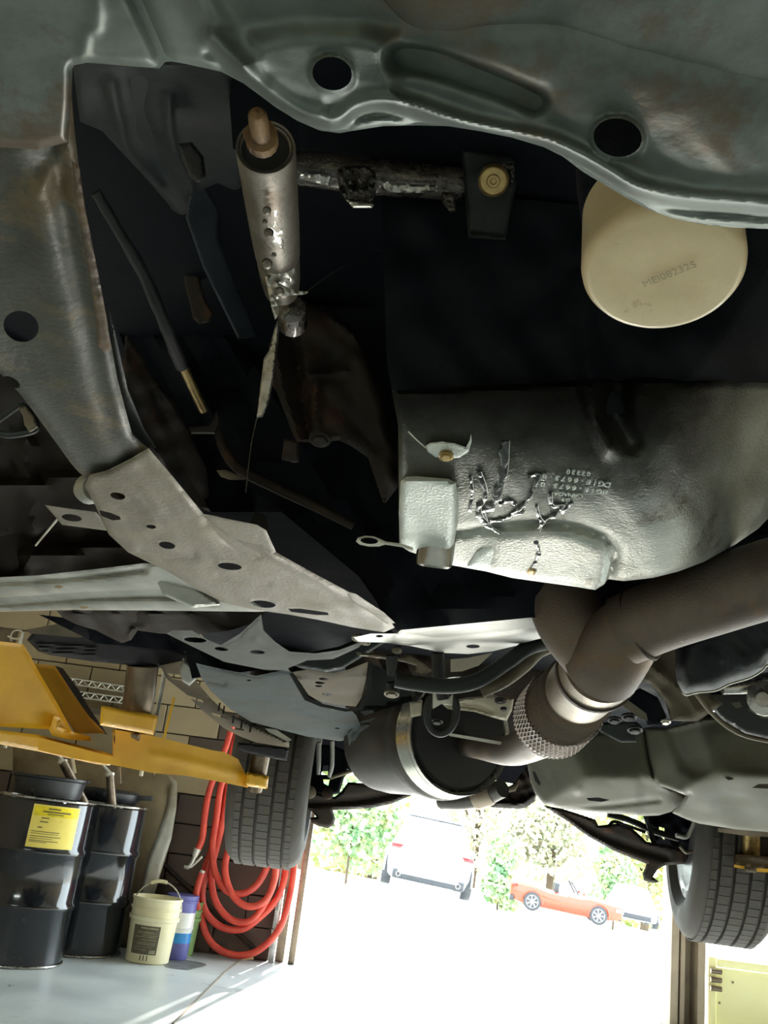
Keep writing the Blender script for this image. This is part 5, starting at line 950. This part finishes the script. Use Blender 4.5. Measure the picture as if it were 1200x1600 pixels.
    mk('bumper_strip', box_vf(T(-L / 2 * .985, 0, .34), (.10, Wd * .55, .035), A3, .012), M['chrome'], t)
    return t
def gp_(u, v, y): p = PY(u, v, y); return p
pw = P(668, 1394, 20.5); roadcar('parked_car', 'white saloon seen from behind with red tail lights', (pw.x + .06, pw.y + 2.1, pw.z - .05), math.radians(90 - 3), 4.6, 2.02, 1.62, M['carwhite'], side=4.5)
pr = P(884, 1434, 33); roadcar('parked_car', 'small orange red open roadster seen from its side', (pr.x, pr.y + .5, pr.z), math.radians(-8), 3.95, 1.7, 1.22, M['carred'], convertible=True, wheelr=.31, side=4)
p3 = P(1010, 1447, 36); roadcar('parked_car', 'white car with a dark lower grille beside the roadster', (p3.x, p3.y + 2.2, p3.z - .1), math.radians(-100), 4.4, 1.8, 1.4, M['carwhite'], side=4)
p4 = P(1042, 1418, 58); roadcar('parked_car', 'distant pale car half hidden behind the right tyre', (p4.x, p4.y, p4.z - .6), math.radians(150), 4.4, 1.8, 1.4, M['carwhite'])

# trees and shrubs: trunk, crown of real leaves
def leaves(name, blobs, n, size, mt, parent):
    V = np.zeros((n * 4, 3)); Fc = []
    w_ = np.array([b[3] * b[4] for b in blobs]); w_ = w_ / w_.sum(); idx = RNG.choice(len(blobs), n, p=w_)
    for i in range(n):
        x, y, z, rh, rv = blobs[idx[i]]; q = RNG.normal(size=3); q /= np.linalg.norm(q); s = RNG.uniform(.55, 1.0) ** .5
        c = np.array([x + q[0] * rh * s, y + q[1] * rh * s, z + q[2] * rv * s])
        a = RNG.normal(size=3); a /= np.linalg.norm(a); b = np.cross(a, RNG.normal(size=3)); b /= np.linalg.norm(b); k = size * RNG.uniform(.6, 1.3)
        V[i * 4:i * 4 + 4] = [c + a * k, c + b * k * .6, c - a * k, c - b * k * .6]; Fc.append((i * 4, i * 4 + 1, i * 4 + 2, i * 4 + 3))
    off = root_loc(parent); me = bpy.data.meshes.new(name); me.from_pydata([tuple(v - np.array(off)) for v in V], [], Fc); me.materials.append(M[mt])
    o = bpy.data.objects.new(name, me); COL.objects.link(o); o.parent = parent; o['kind'] = 'stuff'; return o
def plant(name, label, u, y, h, wd, mt, n, size=.22, trunk=True, cat='tree', x=None):
    z = gz(y) - .02; xx = PY(u, 1340, y).x if x is None else x; z += gside(xx, y)
    t = thing(name, label, cat, (xx, y, z))
    bl = []
    for i in range(11):
        a = RNG.uniform(0, 6.28); rr = RNG.uniform(0, wd * .32); bl.append((xx + rr * math.cos(a), y + rr * math.sin(a), z + h * RNG.uniform(.12, .86), wd * RNG.uniform(.18, .3), h * RNG.uniform(.12, .2)))
    leaves('foliage', bl, n, size, mt, t)
    if trunk:
        mk('trunk', tube_vf([(xx, y, z - .1, wd * .03), (xx + .1, y, z + h * .3, wd * .024), (xx - .05, y, z + h * .7, wd * .012)], seg=8), M['bark'], t)
        for b in bl[:5]: mk('branch', tube_vf([(xx, y, z + h * .3, wd * .012), ((xx + b[0]) / 2, (y + b[1]) / 2, (z + h * .3 + b[2]) / 2 + .2, wd * .009), (b[0], b[1], b[2], wd * .004)], seg=5, n=2), M['bark'], t)
    else:
        mk('stem', tube_vf([(xx, y, z - .1, .05), (xx, y, z + h * .6, .02)], seg=6, n=1), M['bark'], t)
    return t
plant('tree', 'yellow green tree above the lawn left of the white car', 470, 40, 11, 8, 'leaf_y', 5200, .2)
plant('tree', 'tree with orange and green leaves directly over the white car', 585, 46, 12, 8, 'leaf_y', 5200, .2)
plant('bush', 'fresh green bush to the left of the white car roof', 545, 33, 4.6, 5, 'leaf_g', 3000, .16, False, 'bush')
plant('bush', 'green bush between the white car and the roadster', 783, 40, 3.4, 2.4, 'leaf_g', 2400, .13, False, 'bush')
plant('tree', 'pale olive tree far behind the orange roadster', 860, 60, 9, 9, 'leaf_p', 4200, .22)
plant('tree', 'pale tree behind the green bush and white car', 740, 66, 10, 9, 'leaf_p', 3600, .22)
plant('bush', 'green shrub showing under the right rear suspension arm', 962, 44, 4.6, 3, 'leaf_g', 2200, .14, False, 'bush')
plant('tree', 'yellow green tree beside the right rear tyre', 1010, 52, 9, 8, 'leaf_y', 3600, .22)

# groups for the repeated kinds
for o in list(SC.objects):
    if o.parent is None and 'label' in o.keys():
        g = {'parked_car': 'parked cars in the sunlit lot', 'tree': 'trees beyond the parking lot', 'bush': 'bushes beyond the parking lot', 'bucket': 'plastic buckets by the rear wall',
             'drain_pan': 'drain pans standing on the drums', 'pump_tube': 'metal tubes standing in the drums', 'paper_scrap': 'paper scraps on the floor'}.get(o.name.split('.')[0])
        if g: o['group'] = g
